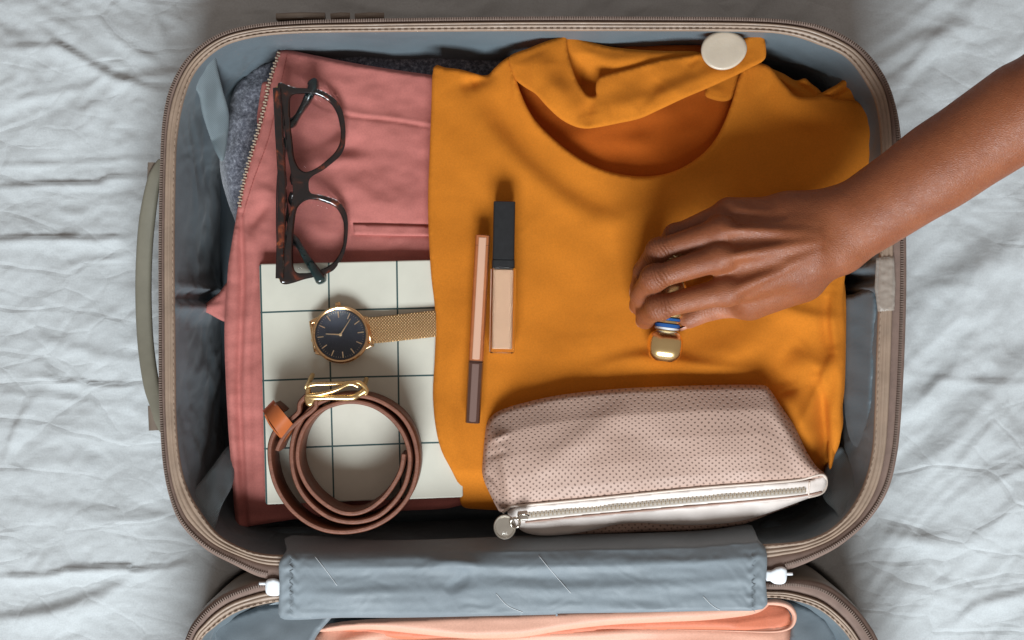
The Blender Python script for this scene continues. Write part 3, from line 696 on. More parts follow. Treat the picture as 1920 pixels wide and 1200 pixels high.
cloth('back_panel', [(975,112),(1000,100),(1100,90),(1250,85),(1400,90),(1430,130),(1440,230),(1400,310),(1320,360),(1200,370),(1080,350),(1000,290),(960,220)],
      lambda x, y, d: .0845+.0025*fbm(x/110, y/90, 71, 2)+fold(x, y, [(1060,300),(1120,270),(1210,262),(1330,250)], 2.4*MM, 26, 20)+fold(x, y, [(1060,265),(1130,235),(1200,232)], 2.0*MM, 18, 20), mt_org_shade.m, tp, step=6, R=6, r=2, skirt=8)
cloth('shoulder_fold', [(1424,122),(1440,126),(1468,138),(1492,151),(1509,147),(1520,156),(1540,173),(1545,190),(1510,195),(1480,190),(1450,165),(1430,145)],
      lambda x, y, d: .0875+fold(x, y, [(1430,130),(1470,152),(1500,172)], 2.5*MM, 5, 6)+fold(x, y, [(1470,146),(1500,160),(1530,180)], -2.5*MM, 4, 6), mt_org.m, tp, step=4, R=6, r=2, skirt=14)
cloth('shoulder_fold', [(1528,185),(1545,172),(1570,158),(1586,146),(1598,147),(1608,160),(1628,176),(1642,196),(1650,218),(1600,215),(1560,200)],
      lambda x, y, d: .0915+fold(x, y, [(1540,180),(1575,163),(1592,152)], 3*MM, 5, 6)+fold(x, y, [(1565,180),(1590,160),(1596,156)], -3.5*MM, 4, 5)+fold(x, y, [(1600,180),(1630,190)], -2*MM, 6, 6), mt_org.m, tp, step=4, R=6, r=2, skirt=16)
cloth('side_fold', [(1566,545),(1580,522),(1586,560),(1586,640),(1584,720),(1580,760),(1580,800),(1566,850),(1556,880),(1552,830),(1560,760),(1566,680),(1563,600)],
      lambda x, y, d: .0885-.0001*(x-1560)+0*y, mt_org.m, tp, step=4, R=8, r=3, skirt=18)
def colb_z(x, y, d):
    z = .0975+fold(x, y, [(1060, 70), (1120, 110), (1200, 110), (1290, 100)], 3*MM, 20, 14)-.012*np.clip((x-1060)/30, 0, 1)*np.clip((1150-x)/60, 0, 1)*np.clip((y-100)/60, 0, 1)
    return z
cloth('collar_back', [(1058,61),(1078,66),(1100,76),(1140,87),(1190,93),(1250,96),(1310,98),(1330,118),(1290,130),(1200,150),(1150,190),(1110,200),(1085,185),(1062,140),(1052,100)], colb_z, mt_org.m, tp, step=4, R=5, r=1.4, skirt=8)
def col_z(x, y, d):
    z = .1035+.0012*fbm(x/60, y/60, 81, 2)
    z = z+fold(x, y, [(1000, 100), (1030, 160), (1090, 215)], 6*MM, 34, 26)+fold(x, y, [(1105, 245), (1100, 215), (1112, 188)], -2.2*MM, 10, 14)
    z = z+fold(x, y, [(1140, 205), (1250, 175), (1380, 125)], 5.5*MM, 34, 20)+fold(x, y, [(1240, 150), (1222, 175), (1190, 205)], -2.6*MM, 16, 12)
    z = z+fold(x, y, [(1290, 125), (1300, 115), (1312, 108)], -1.6*MM, 7, 7)
    z = z-.004*np.clip((x-1180)/-150, 0, 1)*np.clip((y-120)/-60, 0, 1)
    return z-.004*np.clip((1000-x)/40, 0, 1)
cloth('collar_strap', [(1060,63),(1048,70),(1020,79),(990,91),(957,104),(956,122),(966,148),(985,164),(1004,176),(1026,200),(1050,222),(1075,236),(1098,241),(1125,238),(1160,231),(1200,222),(1240,204),(1285,183),(1330,164),(1380,141),(1405,128),(1433,112),(1436,90),(1432,70),(1424,60),(1402,68),(1370,84),(1330,96),(1290,104),(1240,112),(1190,126),(1150,136),(1128,143),(1119,152),(1117,168),(1118,178),(1109,181),(1099,177),(1090,166),(1080,148),(1071,122),(1063,92)],
      col_z, mt_org.m, tp, step=4, R=4, r=1.0, skirt=3.5, per=4, under=2)
cloth('collar_tab', [(1330,150),(1326,160),(1322,172),(1324,181),(1338,187),(1356,190),(1372,185),(1380,168),(1388,150),(1396,128),(1370,130)], lambda x, y, d: .0945+fold(x, y, [(1325,165),(1360,175)], 1*MM, 12, 8), mt_org.m, tp, step=4, R=5, r=1.4, skirt=4)
mt_btn = M('cream_button', (0.60, 0.51, 0.40, 1), 0.32, spec=.5); mt_btn.vary(45, .16); mt_btn.bump(mt_btn.noise(90), .2, .002)
mt_btn.set('Subsurface Weight', .15); mt_btn.set('Subsurface Radius', (.004, .003, .002))
a = np.linspace(0, 2*np.pi, 56, endpoint=False); R_ = []
rr = 1+.035*np.cos(2*a+2.2)+.02*np.cos(3*a+1)
for k, dz in ((.90, 0), (.985, .4), (1.0, 1.4), (.985, 2.5), (.93, 3.2), (.85, 3.35), (.6, 3.15), (.3, 2.95), (.05, 2.9)):
    R_.append(PX(np.stack([1357+44*rr*k*np.cos(a), 94+36*rr*k*np.sin(a)], 1), .1085+dz*MM))
rings('button', R_[::1], mt_btn.m, tp, cap0=True, cap1=True)

# peach garment in the lid --------------------------------------------------
pg = thing('peach_garment', 'folded glossy peach garment in the lid half below the hinge flap', 'garment', P(1040, 1400, .03))
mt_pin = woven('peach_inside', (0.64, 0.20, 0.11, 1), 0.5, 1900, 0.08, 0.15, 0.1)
def pg_z(x, y, d):
    yy = y-1186+8*np.sin((x-560)/130.)
    z = .085+.002*fbm(x/160, y/60, 5, 2)+.0025*np.sin(yy/28.)*np.exp(-np.abs(yy)/120)
    z = z+fold(x, y, [(720, 1215), (900, 1198), (1050, 1190), (1300, 1182), (1440, 1190)], 4*MM, 12, 10)+fold(x, y, [(600, 1240), (660, 1200), (760, 1180)], 3*MM, 10, 12)
    return z
cloth('lower_fold', [(583,1205),(592,1185),(606,1172),(640,1168),(800,1164),(1000,1160),(1200,1160),(1400,1160),(1490,1170),(1494,1210),(1500,1400),(1505,1800),(1400,1880),(900,1890),(620,1870),(560,1700),(565,1400)],
      pg_z, mt_peach.m, pg, step=7, R=10, r=4, skirt=30, under=6)
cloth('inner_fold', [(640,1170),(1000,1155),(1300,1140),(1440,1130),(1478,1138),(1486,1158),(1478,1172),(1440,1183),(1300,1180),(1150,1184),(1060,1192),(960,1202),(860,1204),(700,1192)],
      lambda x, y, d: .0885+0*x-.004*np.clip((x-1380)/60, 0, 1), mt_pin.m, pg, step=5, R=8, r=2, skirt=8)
cloth('upper_fold', [(598,1184),(640,1166),(800,1156),(1000,1148),(1200,1140),(1400,1130),(1436,1128),(1440,1136),(1410,1152),(1330,1162),(1250,1166),(1150,1171),(1060,1181),(990,1193),(930,1197),(860,1196),(780,1188),(690,1180)],
      lambda x, y, d: .0965+.0016*np.sin(x/90.)+.0004*vnoise(x/60, y/24, 3), mt_peach.m, pg, step=4, R=14, r=5, skirt=8, under=5)
rl = catmull([(1425,1131),(1455,1129),(1478,1136),(1489,1152),(1486,1170),(1472,1180),(1440,1184),(1350,1182),(1250,1180)], False, 8)
tube('rolled_edge', PX(rl, .094), .0022, mt_peach.m, pg, n=10, ry=.004, scale=np.interp(np.arange(len(rl)), [0, 8, len(rl)-1], [.6, 1, .08]))

# ---------------------------------------------------------------- eyeglasses
gl = thing('eyeglasses', 'tortoiseshell framed eyeglasses with folded temples on the pink trousers', 'glasses', P(580, 345, .078))
mt_tort = M('tortoiseshell', (.02, .01, .008, 1), .16, spec=.6)
mt_tort.color(mt_tort.ramp(mt_tort.noise(95, 3, .5, dist=1.0), [(.44, (.005, .004, .005, 1)), (.58, (.016, .006, .005, 1)), (.68, (.10, .018, .007, 1)), (.80, (.36, .09, .025, 1))]))
mt_tort.set('Coat Weight', 1.0); mt_tort.set('Coat Roughness', .08)
mt_temple = M('dark_acetate', (.012, .022, .024, 1), .18, spec=.6); mt_temple.set('Coat Weight', .4)
mt_temple.color(mt_temple.ramp(mt_temple.noise(60, 3, .5, dist=1), [(.45, (.006, .007, .008, 1)), (.66, (.012, .035, .036, 1)), (.8, (.06, .03, .015, 1))]))
mt_lens = M('clear_lens', (1, 1, 1, 1), .02); mt_lens.set('Transmission Weight', 1.0); mt_lens.set('IOR', 1.12)
mt_gold = M('polished_gold', (.92, .66, .32, 1), .28, 1.0); mt_gold.roughv(90, .22, .36)
L1 = [(544.5,186),(550,178),(562,176),(580,176),(598,180),(612,188),(623,198),(632,214),(637,234),(639,252),(637,268),(631,281),(621,293),(598,312),(577,322),(566,320),(558,311),(552,296),(549,272),(545.5,238),(544,208)]
L2 = [(554,406),(557,392),(562,384),(571,377),(582,374),(598,376),(613,381),(626,387),(635,396),(642,410),(645,426),(644,453),(640,468),(634,480),(625,492),(612,501),(587,510),(570,512),(557,511),(551,502),(549,480),(550,453),(551,430)]
def gz(x): return np.interp(x, [515, 545, 650], [.1050, .1020, .0900])      # brow side stands higher
def frame_piece(outer, holes, name, thick=3.6):
    o = [resample(catmull(outer, True, 5), 3, True)]+[resample(catmull(h, True, 5), 3, True) for h in holes]
    pts = np.vstack(o); edges = []; b = 0
    for q in o: edges += [(b+i, b+(i+1) % len(q)) for i in range(len(q))]; b += len(q)
    lo = pts.min(0); hi = pts.max(0); gx, gy = np.meshgrid(np.arange(lo[0], hi[0], 3.2), np.arange(lo[1], hi[1], 3.2)); gx = gx.ravel(); gy = gy.ravel()
    k = inside(gx, gy, o[0])
    for h in o[1:]: k &= ~inside(gx, gy, h)
    gx = gx[k]; gy = gy[k]; D = np.min([seg_dist(gx, gy, q, True)[0] for q in o], 0); k = D > 1.6; gx = gx[k]; gy = gy[k]
    allp = np.vstack([pts, np.stack([gx, gy], 1)])
    res = delaunay_2d_cdt([Vector(q) for q in allp], edges, [], 4 if False else 1, 1e-4, True)
    vv = np.array([[q[0], q[1]] for q in res[0]]); ff = [tuple(q) for q in res[2]]
    keep = []
    for f in ff:
        c = vv[list(f)].mean(0)
        cx = np.array([c[0]]); cy = np.array([c[1]])
        if inside(cx, cy, o[0])[0] and not any(inside(cx, cy, h)[0] for h in o[1:]): keep.append(f)
    idx = {}
    for i, l in enumerate(res[3]):
        for q in l: idx[q] = i
    D = np.min([seg_dist(vv[:, 0], vv[:, 1], q, True)[0] for q in o], 0)
    ed = 1.3*MM*(1-np.sqrt(np.clip(1-np.clip(1-D/4.2, 0, 1)**2, 0, 1)))
    zt_ = gz(vv[:, 0]); V1 = PX(vv, zt_-ed); V2 = PX(vv, zt_-thick*MM+ed*.7); n = len(vv)
    F = list(keep)+[tuple(n+i for i in f[::-1]) for f in keep]
    for (i, j) in edges: i = idx[i]; j = idx[j]; F.append((i, j, n+j, n+i))
    return mk(name, np.vstack([V1, V2]), F, mt_tort.m, gl)
outer = [(521,157),(540,160),(552,164),(562,165),(580,166),(600,169),(618,178),(632,190),(642,208),(647,232),(648,256),(646,276),(638,292),(624,305),(606,319),(588,329),(580,337),(579,352),(583,362),(598,365),(616,369),(634,377),(646,392),(652,412),(652,440),(649,462),(643,482),(634,499),(618,511),(596,518),(570,524),(548,531),(532,533),(524,524),(527,490),(533,450),(540,415),(547,385),(549,350),(545,320),(538,285),(532,240),(526,200)]
frame_piece(outer, [L1, L2], 'frame_front')
def lens(pts, name):
    o = resample(catmull(pts, True, 5), 3, True); c = o.mean(0); n = len(o); V = []; F = []
    ks = (1, .75, .5, .25); 
    for side in (0, 1):
        for k in ks:
            q = c+(o-c)*k; V.append(PX(q, gz(q[:, 0])-.0012-.0014*side+(.0008*(1-k*k))))
        V.append(PX(c[None], gz(c[0])-.0012-.0014*side+.0008))
    Vn = np.vstack(V); m = n*len(ks)+1
    for sd in (0, 1):
        b = sd*m
        for r_ in range(len(ks)-1):
            for i in range(n):
                j = (i+1) % n; f = (b+r_*n+i, b+r_*n+j, b+(r_+1)*n+j, b+(r_+1)*n+i); F.append(f if sd else f[::-1])
        for i in range(n):
            j = (i+1) % n; f = (b+(len(ks)-1)*n+i, b+(len(ks)-1)*n+j, b+m-1); F.append(f if sd else f[::-1])
    for i in range(n):
        j = (i+1) % n; F.append((i, m+i, m+j, j)[::-1])
    return mk(name, Vn, F, mt_lens.m, gl)
lens(L1, 'lens'); lens(L2, 'lens')
def temple(pts, name):
    c = catmull(pts, False, 10); w3 = np.array([P(*q) for q in c])
    sc_ = np.interp(np.linspace(0, 1, len(w3)), [0, .08, .6, .82, .93, .98, 1], [.9, 1, 1.0, 1.8, 2.1, 1.5, .4])
    return sweep(name, w3, rrect(.0034, .0062, .0014), mt_temple.m, gl, scale=sc_)
temple([(527,520,.0985),(523,430,.0965),(525,330,.0945),(536,268,.0925),(556,222,.0910),(575,190,.0915),(588,163,.0925),(584,150,.0925)], 'temple')
temple([(521,168,.1005),(523,230,.0985),(529,330,.0955),(537,395,.0925),(552,440,.0905),(574,482,.0905),(596,514,.0935),(606,532,.0935)], 'temple')
sweep('brow_bar', [P(520,166,.1045), P(524,250,.1050), P(530,345,.1055), P(527,440,.1050), P(525,522,.1040)], rrect(.0052, .0078, .0018), mt_tort.m, gl)
for q in ((522,168,.100),(527,518,.100)):
    bar('hinge', P(q[0],q[1]-6,q[2]), P(q[0],q[1]+6,q[2]), .003, .003, .0006, mt_gold.m, gl)
for a in ([(553,322,.0985),(549,334,.0955),(552,344,.0965)], [(551,384,.0985),(546,374,.0955),(550,362,.0965)]):
    tube('nose_pad', [P(*q) for q in catmull(a, False, 6)], .0022, mt_tort.m, gl, n=10)

# ---------------------------------------------------------------- wristwatch
wa = thing('wristwatch', 'gold wristwatch with black dial and fine mesh band lying on the grid notebook', 'watch', P(640, 627, .0915))
mt_rose = M('rose_gold', (.86, .56, .30, 1), .18, 1.0); mt_rose.roughv(150, .12, .3)
mt_dial = M('black_dial', (.020, .023, .030, 1), .5); mt_dial.vary(200, .2)
mt_hand = M('gold_baton', (.88, .68, .42, 1), .3, .8)
mt_glass = M('watch_glass', (1, 1, 1, 1), .03); mt_glass.set('Transmission Weight', 1); mt_glass.set('IOR', 1.08); mt_glass.set('Specular IOR Level', .35)
mt_mesh = M('milanese_mesh', (.80, .56, .32, 1), .38, .85); mt_mesh.vary(200, .25)
w1 = mt_mesh.wave(230, rot=.75); w2 = mt_mesh.wave(230, rot=-.75)
mt_mesh.color(mt_mesh.mix(mt_mesh.math('MULTIPLY', w1, w2), (.40, .23, .10, 1), (.85, .62, .36, 1))); mt_mesh.bump(mt_mesh.math('MULTIPLY', w1, w2), .9, .0006)
wz = .0995; cx, cy, _ = P(638.5, 627.5, wz); sw = S(wz)
rc = 54.5*sw; rd = 47*sw
lathe_z('case', cx, cy, [(rc*.80, .0935), (rc*.93, .0937), (rc*.985, .0950), (rc, .0965), (rc*.995, .0985), (rc*.97, .0996), (rc*.93, .1000), (rd*1.02, .0996), (rd*1.0, .0985)], mt_rose.m, wa, n=96)
lathe_z('dial', cx, cy, [(rd*1.0, .0978), (rd*.995, .0986), (rd*.90, .09865), (rd*.3, .0987)], mt_dial.m, wa, n=80)
lathe_z('chapter_ring', cx, cy, [(rd*.999, .09865), (rd*.99, .0992), (rd*.955, .0989), (rd*.94, .09872)], M('blue_black_ring', (.035, .042, .06, 1), .3).m, wa, n=80)
tilt = math.radians(6.5)
def pol(r, deg):
    a = math.radians(90-deg)+tilt; return np.array([cx+math.cos(a)*r, cy+math.sin(a)*r, 0])
for h in range(12):
    a0 = pol(rd*.68, h*30)+[0, 0, .0990]; a1 = pol(rd*.93, h*30)+[0, 0, .0990]; bar('hour_marker', a0, a1, .0007, .0004, .00012, mt_hand.m, wa, bev=.0001, k=1)
bx = []
for k in range(60):
    if k % 5: d = pol(1, k*6)-pol(0, 0); d /= np.linalg.norm(d); bx.append((pol(rd*.905, k*6)+[0, 0, .09885], d, (.00045, .00006, .00008), (0, 0, 1)))
stuff(join_boxes('minute_track', bx, mt_hand.m, wa))
def hand(px, py, wd, name, z):
    q = P(px, py, wz); q[2] = z; c0 = np.array([cx, cy, z]); d = (q-c0); bar(name, c0-d*.06, q, wd, .0003, .0001, mt_hand.m, wa, bev=.0002, k=1, taper=.5)
hand(610.5, 626, .0010, 'hour_hand', .0994); hand(657.5, 597.5, .0009, 'minute_hand', .0998)
lathe_z('hand_pivot', cx, cy, [(.0010, .0993), (.0010, .1001), (.0006, .1003)], mt_hand.m, wa, n=20)
lathe_z('crystal', cx, cy, [(rd*1.0, .1000), (rd*.99, .1006), (rd*.9, .1008), (rd*.5, .1010), (rd*.1, .1011)], mt_glass.m, wa, n=72)
tc = P(634, 574, .096); bar('crown', tc, tc+np.array([-.0003, .0026, 0]), .0036, .0030, .0012, mt_rose.m, wa)
tube('spring_bar', [P(583, 602, .0965), P(592, 660, .0965)], .0013, mt_rose.m, wa)
for q in ((584,604,597,598),(592,660,606,664)): sweep('lug', [P(q[0], q[1], .0965), P(q[2], q[3], .0965)], rrect(.0028, .003, .0008), mt_rose.m, wa)
tube('spring_bar', [P(686, 594, .0970), P(696, 647, .0970)], .0015, mt_rose.m, wa)
for q in ((686,596,676,600),(695,646,682,653)): sweep('lug', [P(q[0], q[1], .0970), P(q[2], q[3], .0965)], rrect(.003, .003, .0008), mt_rose.m, wa)
sl = catmull([(690,620,.0965),(720,617.5,.0950),(760,613,.0948),(800,608.5,.0942),(840,604,.0938),(880,600,.0935)], False, 8)
sweep('mesh_band', [P(*q) for q in sl], rrect(.0172, .0016, .0006), mt_mesh.m, wa)
sl = catmull([(612,631,.0945),(606,632,.0935),(612,632,.0925),(640,630,.0925),(700,626,.0925)], False, 8)
sweep('mesh_band', [P(*q) for q in sl], rrect(.0165, .0012, .0005), mt_mesh.m, wa)

# ---------------------------------------------------------------- belt
be = thing('leather_belt', 'coiled brown leather belt with gold buckle standing on edge on the notebook', 'belt', P(655, 865, .0915))
mt_belt = M('brown_leather', (.19, .064, .034, 1), .5); mt_belt.vary(120, .3); mt_belt.vary(700, .25); mt_belt.bump(mt_belt.noise(900, 5), .45, .0006); mt_belt.roughv(120, .4, .65)
mt_bedge = M('belt_edge', (.24, .092, .055, 1), .55); mt_bedge.vary(250, .35); mt_bedge.bump(mt_bedge.noise(900, 4), .4, .0006)
zt_b = .1205; hb = .0275; th = .0031
coil = [(757,852),(752,880),(738,908),(716,936),(688,956),(658,963),(628,956),(596,934),(572,904),(559,868),(560,832),(573,798),(597,772),(630,757),(665,753),(702,762),(735,785),(757,815),(768,850),(766,885),(755,918),(733,948),(704,970),(664,979),(622,972),(586,948),(560,914),(548,874),(548,832),(560,796),(585,764),(620,746),(655,741),(700,747),(742,770),(768,802),(781,842),(781,884),(768,926),(742,960),(706,984),(664,996),(620,996),(580,982),(545,954),(520,916),(508,876),(506,838),(514,812),(528,795),(545,786),(560,772),(562,756),(574,742)]
def belt_piece(name, pts, z=zt_b, h=hb, closed=False, t_=th, mat=None, sh=.0075):
    c = resample(catmull(pts, closed, 6), 5, closed); w3 = PX(c, z)
    e = .0005
    prof = [(-t_/2+e, 0), (t_/2-e, 0), (t_/2, -e*1.2), (t_/2, -h), (-t_/2, -h), (-t_/2, -e*1.2)]
    return sweep(name, w3, prof, mat or mt_belt.m, be, closed, shear=(0, sh, 0), sharp=50)
belt_piece('strap', coil)
c = resample(catmull(coil, False, 6), 5); sweep('strap_edge', PX(c, zt_b+.00025), rrect(th-.0009, .0008, .00035), mt_bedge.m, be)
belt_piece('strap_fold', [(519,845),(524,832),(536,812),(548,800),(566,784),(582,772),(592,762),(592,752)], z=zt_b+.001)
sweep('strap_edge', PX(resample(catmull([(519,845),(524,832),(536,812),(548,800),(566,784),(582,772),(592,762),(592,752)], False, 6), 5), zt_b+.0013), rrect(th-.0009, .0008, .00035), mt_bedge.m, be)
mt_keep = M('tan_keeper', (.50, .13, .035, 1), .28); mt_keep.vary(90, .25); mt_keep.set('Coat Weight', .3)
# keeper: a curved band seen from outside, wrapped around the strap
ka = np.linspace(-.15, 1.15, 12); R_ = []
for k in ka:
    lo_ = np.array([497+(528-497)*k, 777+(822-777)*k]); up_ = np.array([517+(549-517)*k, 756+(795-756)*k])
    h_ = .1225+.0045*math.sin(min(max(k, 0), 1)*math.pi)-.012*max(0, -k)*3-.012*max(0, k-1)*3
    a_, b_ = P(*lo_, h_), P(*up_, h_); d_ = np.array([0, 0, -.0014])
    R_.append(np.array([a_, b_, b_+d_, a_+d_]))
rings('keeper_loop', R_, mt_keep.m, be, cap0=True, cap1=True, sharp=45)
belt_piece('keeper_side', [(497,777),(507,797),(528,822)], z=.1218, h=.024, t_=.0015, mat=mt_keep.m)
belt_piece('keeper_end', [(515,757),(524,764),(532,772)], z=.1235, h=.018, t_=.0022)
bz = .1245
def bt(name, pts, r, **k): return tube(name, np.array([P(a, b, c) for a, b, c in catmull(pts, False, 8)]), r, mt_gold.m, be, n=12, **k)
bt('buckle_frame', [(574,728,bz-.002),(582,722,bz),(600,720,bz),(640,719,bz),(670,717,bz),(680,722,bz),(687,731,bz),(685,740,bz)], .0014)
bt('buckle_frame', [(575,744,bz),(592,746,bz+.001),(620,745,bz+.001),(645,746,bz+.001),(662,745,bz+.001),(672,740,bz),(685,732,bz)], .0019)
bt('prong', [(574,741,bz+.001),(600,739,bz+.0025),(630,731,bz+.003),(655,720,bz+.002),(672,725,bz+.001)], .0012)
bt('buckle_bar', [(578,728,bz-.001),(577,745,bz-.001)], .0017)
cloth('buckle_end', [(571,743),(580,741),(594,742),(596,747),(590,752),(587,759),(581,762),(574,759),(571,751)], lambda x, y, d: bz+.0022+0*x, mt_gold.m, be, step=2.5, R=4, r=1, skirt=3)
for a, b in ((575, 727), (679, 735)):
    bar('buckle_side', P(a, b, bz), P(a, b, bz)+np.array([0, .007, -.027]), .003, .003, .0012, mt_gold.m, be)

# ---------------------------------------------------------------- make-up
pc = thing('brow_pencil', 'slim copper and brown cosmetic pencil left of the concealer tube', 'cosmetic', P(895, 620, .098))
mt_cop = M('copper_lacquer', (.56, .19, .075, 1), .26, .3); mt_cop.roughv(80, .2, .36, st=(1, .1, 1)); mt_cop.vary(160, .15)
mt_bro = M('brown_lacquer', (.10, .045, .032, 1), .25, .2); mt_bro.set('Coat Weight', .5); mt_bro.vary(160, .2)
zc = .1055
def along(p0, p1, t): return p0+(p1-p0)*t
q0 = P(905.5, 441, zc); q1 = P(886, 793, zc)
fl = math.atan2(1, 1)
bar('pencil_body', q0, along(q0, q1, .672), .0094, .0090, .0030, mt_cop.m, pc, k=2)
bar('pencil_body_collar', along(q0, q1, .668), along(q0, q1, .674), .0097, .0093, .0031, mt_bro.m, pc, bev=.0001, k=2)
bar('pencil_painted_sheen', along(q0, q1, .012)+np.array([0, 0, .0043]), along(q0, q1, .662)+np.array([0, 0, .0043]), .0048, .0008, .0003, M('copper_painted_sheen', (.72, .43, .30, 1), .3, .15).m, pc, k=1)  # highlight along the body, painted as a paler strip
bar('cap_painted_sheen', along(q0, q1, .682)+np.array([0, 0, .0046]), along(q0, q1, .992)+np.array([0, 0, .0043]), .0046, .0008, .0003, M('brown_painted_sheen', (.20, .125, .105, 1), .3, .1).m, pc, k=1)  # painted highlight of the cap, a lighter brown strip
bar('pencil_cap', along(q0, q1, .6745), q1, .0100, .0096, .0031, mt_bro.m, pc, k=2, taper=.93)
bar('pencil_tip_seam', along(q0, q1, .055), along(q0, q1, .057), .00955, .00915, .003, mt_bro.m, pc, bev=.0001, k=2)
cc = thing('concealer_tube', 'square concealer tube with black cap and beige liquid beside the copper pencil', 'cosmetic', P(943, 520, .098))
mt_cap = M('black_cap', (.014, .015, .017, 1), .45); mt_cap.vary(300, .3); mt_cap.bump(mt_cap.noise(600), .15, .0004)
mt_liq = M('beige_liquid', (.70, .46, .31, 1), .3); mt_liq.vary(60, .08)
mt_clr = M('clear_plastic', (1, .96, .93, 1), .05); mt_clr.set('Transmission Weight', 1); mt_clr.set('IOR', 1.3)
p0 = P(946, 379, .107); p1 = P(941, 662, .107)
bar('cap', p0, along(p0, p1, .383), .0138, .0136, .0012, mt_cap.m, cc, bev=.0003)
bar('cap_collar', along(p0, p1, .385), along(p0, p1, .437), .0143, .0140, .0013, mt_cap.m, cc, bev=.0003)
bar('bottle', along(p0, p1, .44), p1, .0162, .0158, .0020, mt_clr.m, cc, bev=.0008)
bar('liquid', along(p0, p1, .445), along(p0, p1, .972), .0138, .0134, .0030, mt_liq.m, cc, bev=.0006)

# ---------------------------------------------------------------- perfume vial
vi = thing('gold_bottle', 'small gold perfume bottle with rounded gold cap held in the fingers', 'bottle', P(1248, 590, .098))
zv = .1105
c0 = P(1243, 677, zv); d = P(1262, 522, zv)-c0; Lv = np.linalg.norm(d); d /= Lv
px_mm = S(zv)
def vsec(ts, rs, name, mat, ex=3.2):
    a = np.linspace(0, 2*np.pi, 40, endpoint=False); sup = (np.abs(np.cos(a))**ex+np.abs(np.sin(a))**ex)**(-1/ex)
    s_ = np.cross(d, [0, 0, 1]); s_ /= np.linalg.norm(s_); u_ = np.cross(s_, d)
    return rings(name, [c0+d*t*px_mm+np.outer(np.cos(a)*sup*r*px_mm, s_)+np.outer(np.sin(a)*sup*r*px_mm*.95, u_) for t, r in zip(ts, rs)], mat, vi, cap0=True, cap1=True, sharp=50)
mt_goldc = M('mirror_gold', (1.0, .74, .36, 1), .24, 1.0)
tc_ = np.linspace(-1, 1, 41); vsec(29.5+29.5*np.sin(tc_*np.pi/2), 33*(1-np.abs(np.sin(tc_*np.pi/2))**3.4*.5), 'cap', mt_goldc.m)
mt_blue = M('blue_enamel', (.02, .10, .32, 1), .2); 
vsec([59, 60, 63, 64], [21, 23, 23, 21], 'neck_band', mt_white.m, 2); vsec([64, 65, 70, 71], [22, 24, 24, 22], 'neck_band', mt_blue.m, 2)
vsec([71, 72, 76, 77], [21, 22.5, 22.5, 21], 'neck_band', mt_goldc.m, 2); vsec([77, 78, 81, 82], [22, 24, 24, 22], 'neck_band', mt_blue.m, 2)
vsec([82, 84, 90, 140, 150, 156], [20, 25, 28, 28, 26, 20], 'body', mt_goldc.m, 2.4)

# ---------------------------------------------------------------- pouch
po = thing('cosmetic_pouch', 'taupe pink perforated leather cosmetic pouch with zip along its front edge', 'pouch', P(1220, 870, .09))
mt_perf = M('perforated_leather', (.47, .315, .25, 1), .55); mt_perf.vary(16, .12); 
sp = mt_perf.N.new('ShaderNodeSeparateXYZ'); wn = mt_perf.N.new('ShaderNodeTexNoise'); wn.inputs['Scale'].default_value = 9; wn.inputs['Detail'].default_value = 1
uvc = mt_perf.coord('UV', (1, 1, 1), .06); mt_perf.lk(uvc, wn.inputs['Vector']); wa_ = mt_perf.N.new('ShaderNodeVectorMath'); wa_.operation = 'MULTIPLY_ADD'
mt_perf.lk(wn.outputs['Color'], wa_.inputs[0]); wa_.inputs[1].default_value = (.035, .035, 0); mt_perf.lk(uvc, wa_.inputs[2]); mt_perf.lk(wa_.outputs[0], sp.inputs[0])
def dots(off):
    u = mt_perf.math('FRACT', mt_perf.math('ADD', mt_perf.math('DIVIDE', sp.outputs[0], .0128), off+10)); v = mt_perf.math('FRACT', mt_perf.math('ADD', mt_perf.math('DIVIDE', sp.outputs[1], .0108), off+10))
    u = mt_perf.math('MULTIPLY', mt_perf.math('SUBTRACT', u, .5), 1.18); v = mt_perf.math('SUBTRACT', v, .5)
    return mt_perf.math('SQRT', mt_perf.math('ADD', mt_perf.math('MULTIPLY', u, u), mt_perf.math('MULTIPLY', v, v)))
dd = mt_perf.math('MINIMUM', dots(0), dots(.5)); mr = mt_perf.ramp(dd, [(.10, 0.0), (.19, 1.0)])
mt_perf.color(mt_perf.mix(mr, (.22, .14, .11, 1), mt_perf.col)); mt_perf.bump(mr, .7, .0008); mt_perf.bump(mt_perf.noise(700, 4), .12, .0004); mt_perf.roughv(50, .52, .66)
mt_cream = M('cream_leather', (.68, .60, .55, 1), .45); mt_cream.vary(40, .08); mt_cream.bump(mt_cream.wave(600, rot=.8), .15, .0003)
mt_pipe = M('pouch_piping', (.66, .55, .47, 1), .4); mt_seam = M('pouch_seam', (.36, .22, .17, 1), .6)
mt_silver = M('silver_metal', (.62, .57, .50, 1), .25, 1.0)
def zip_y(x): return np.interp(x, [900, 950, 985, 1100, 1300, 1500, 1550], [960, 952, 946, 935, 915, 900, 893])
def top_y(x): return np.interp(x, [905, 912, 925, 985, 1050, 1150, 1250, 1350, 1430, 1447, 1490, 1520, 1550], [860, 800, 776, 755, 741, 730, 725, 722, 722, 735, 800, 860, 893])
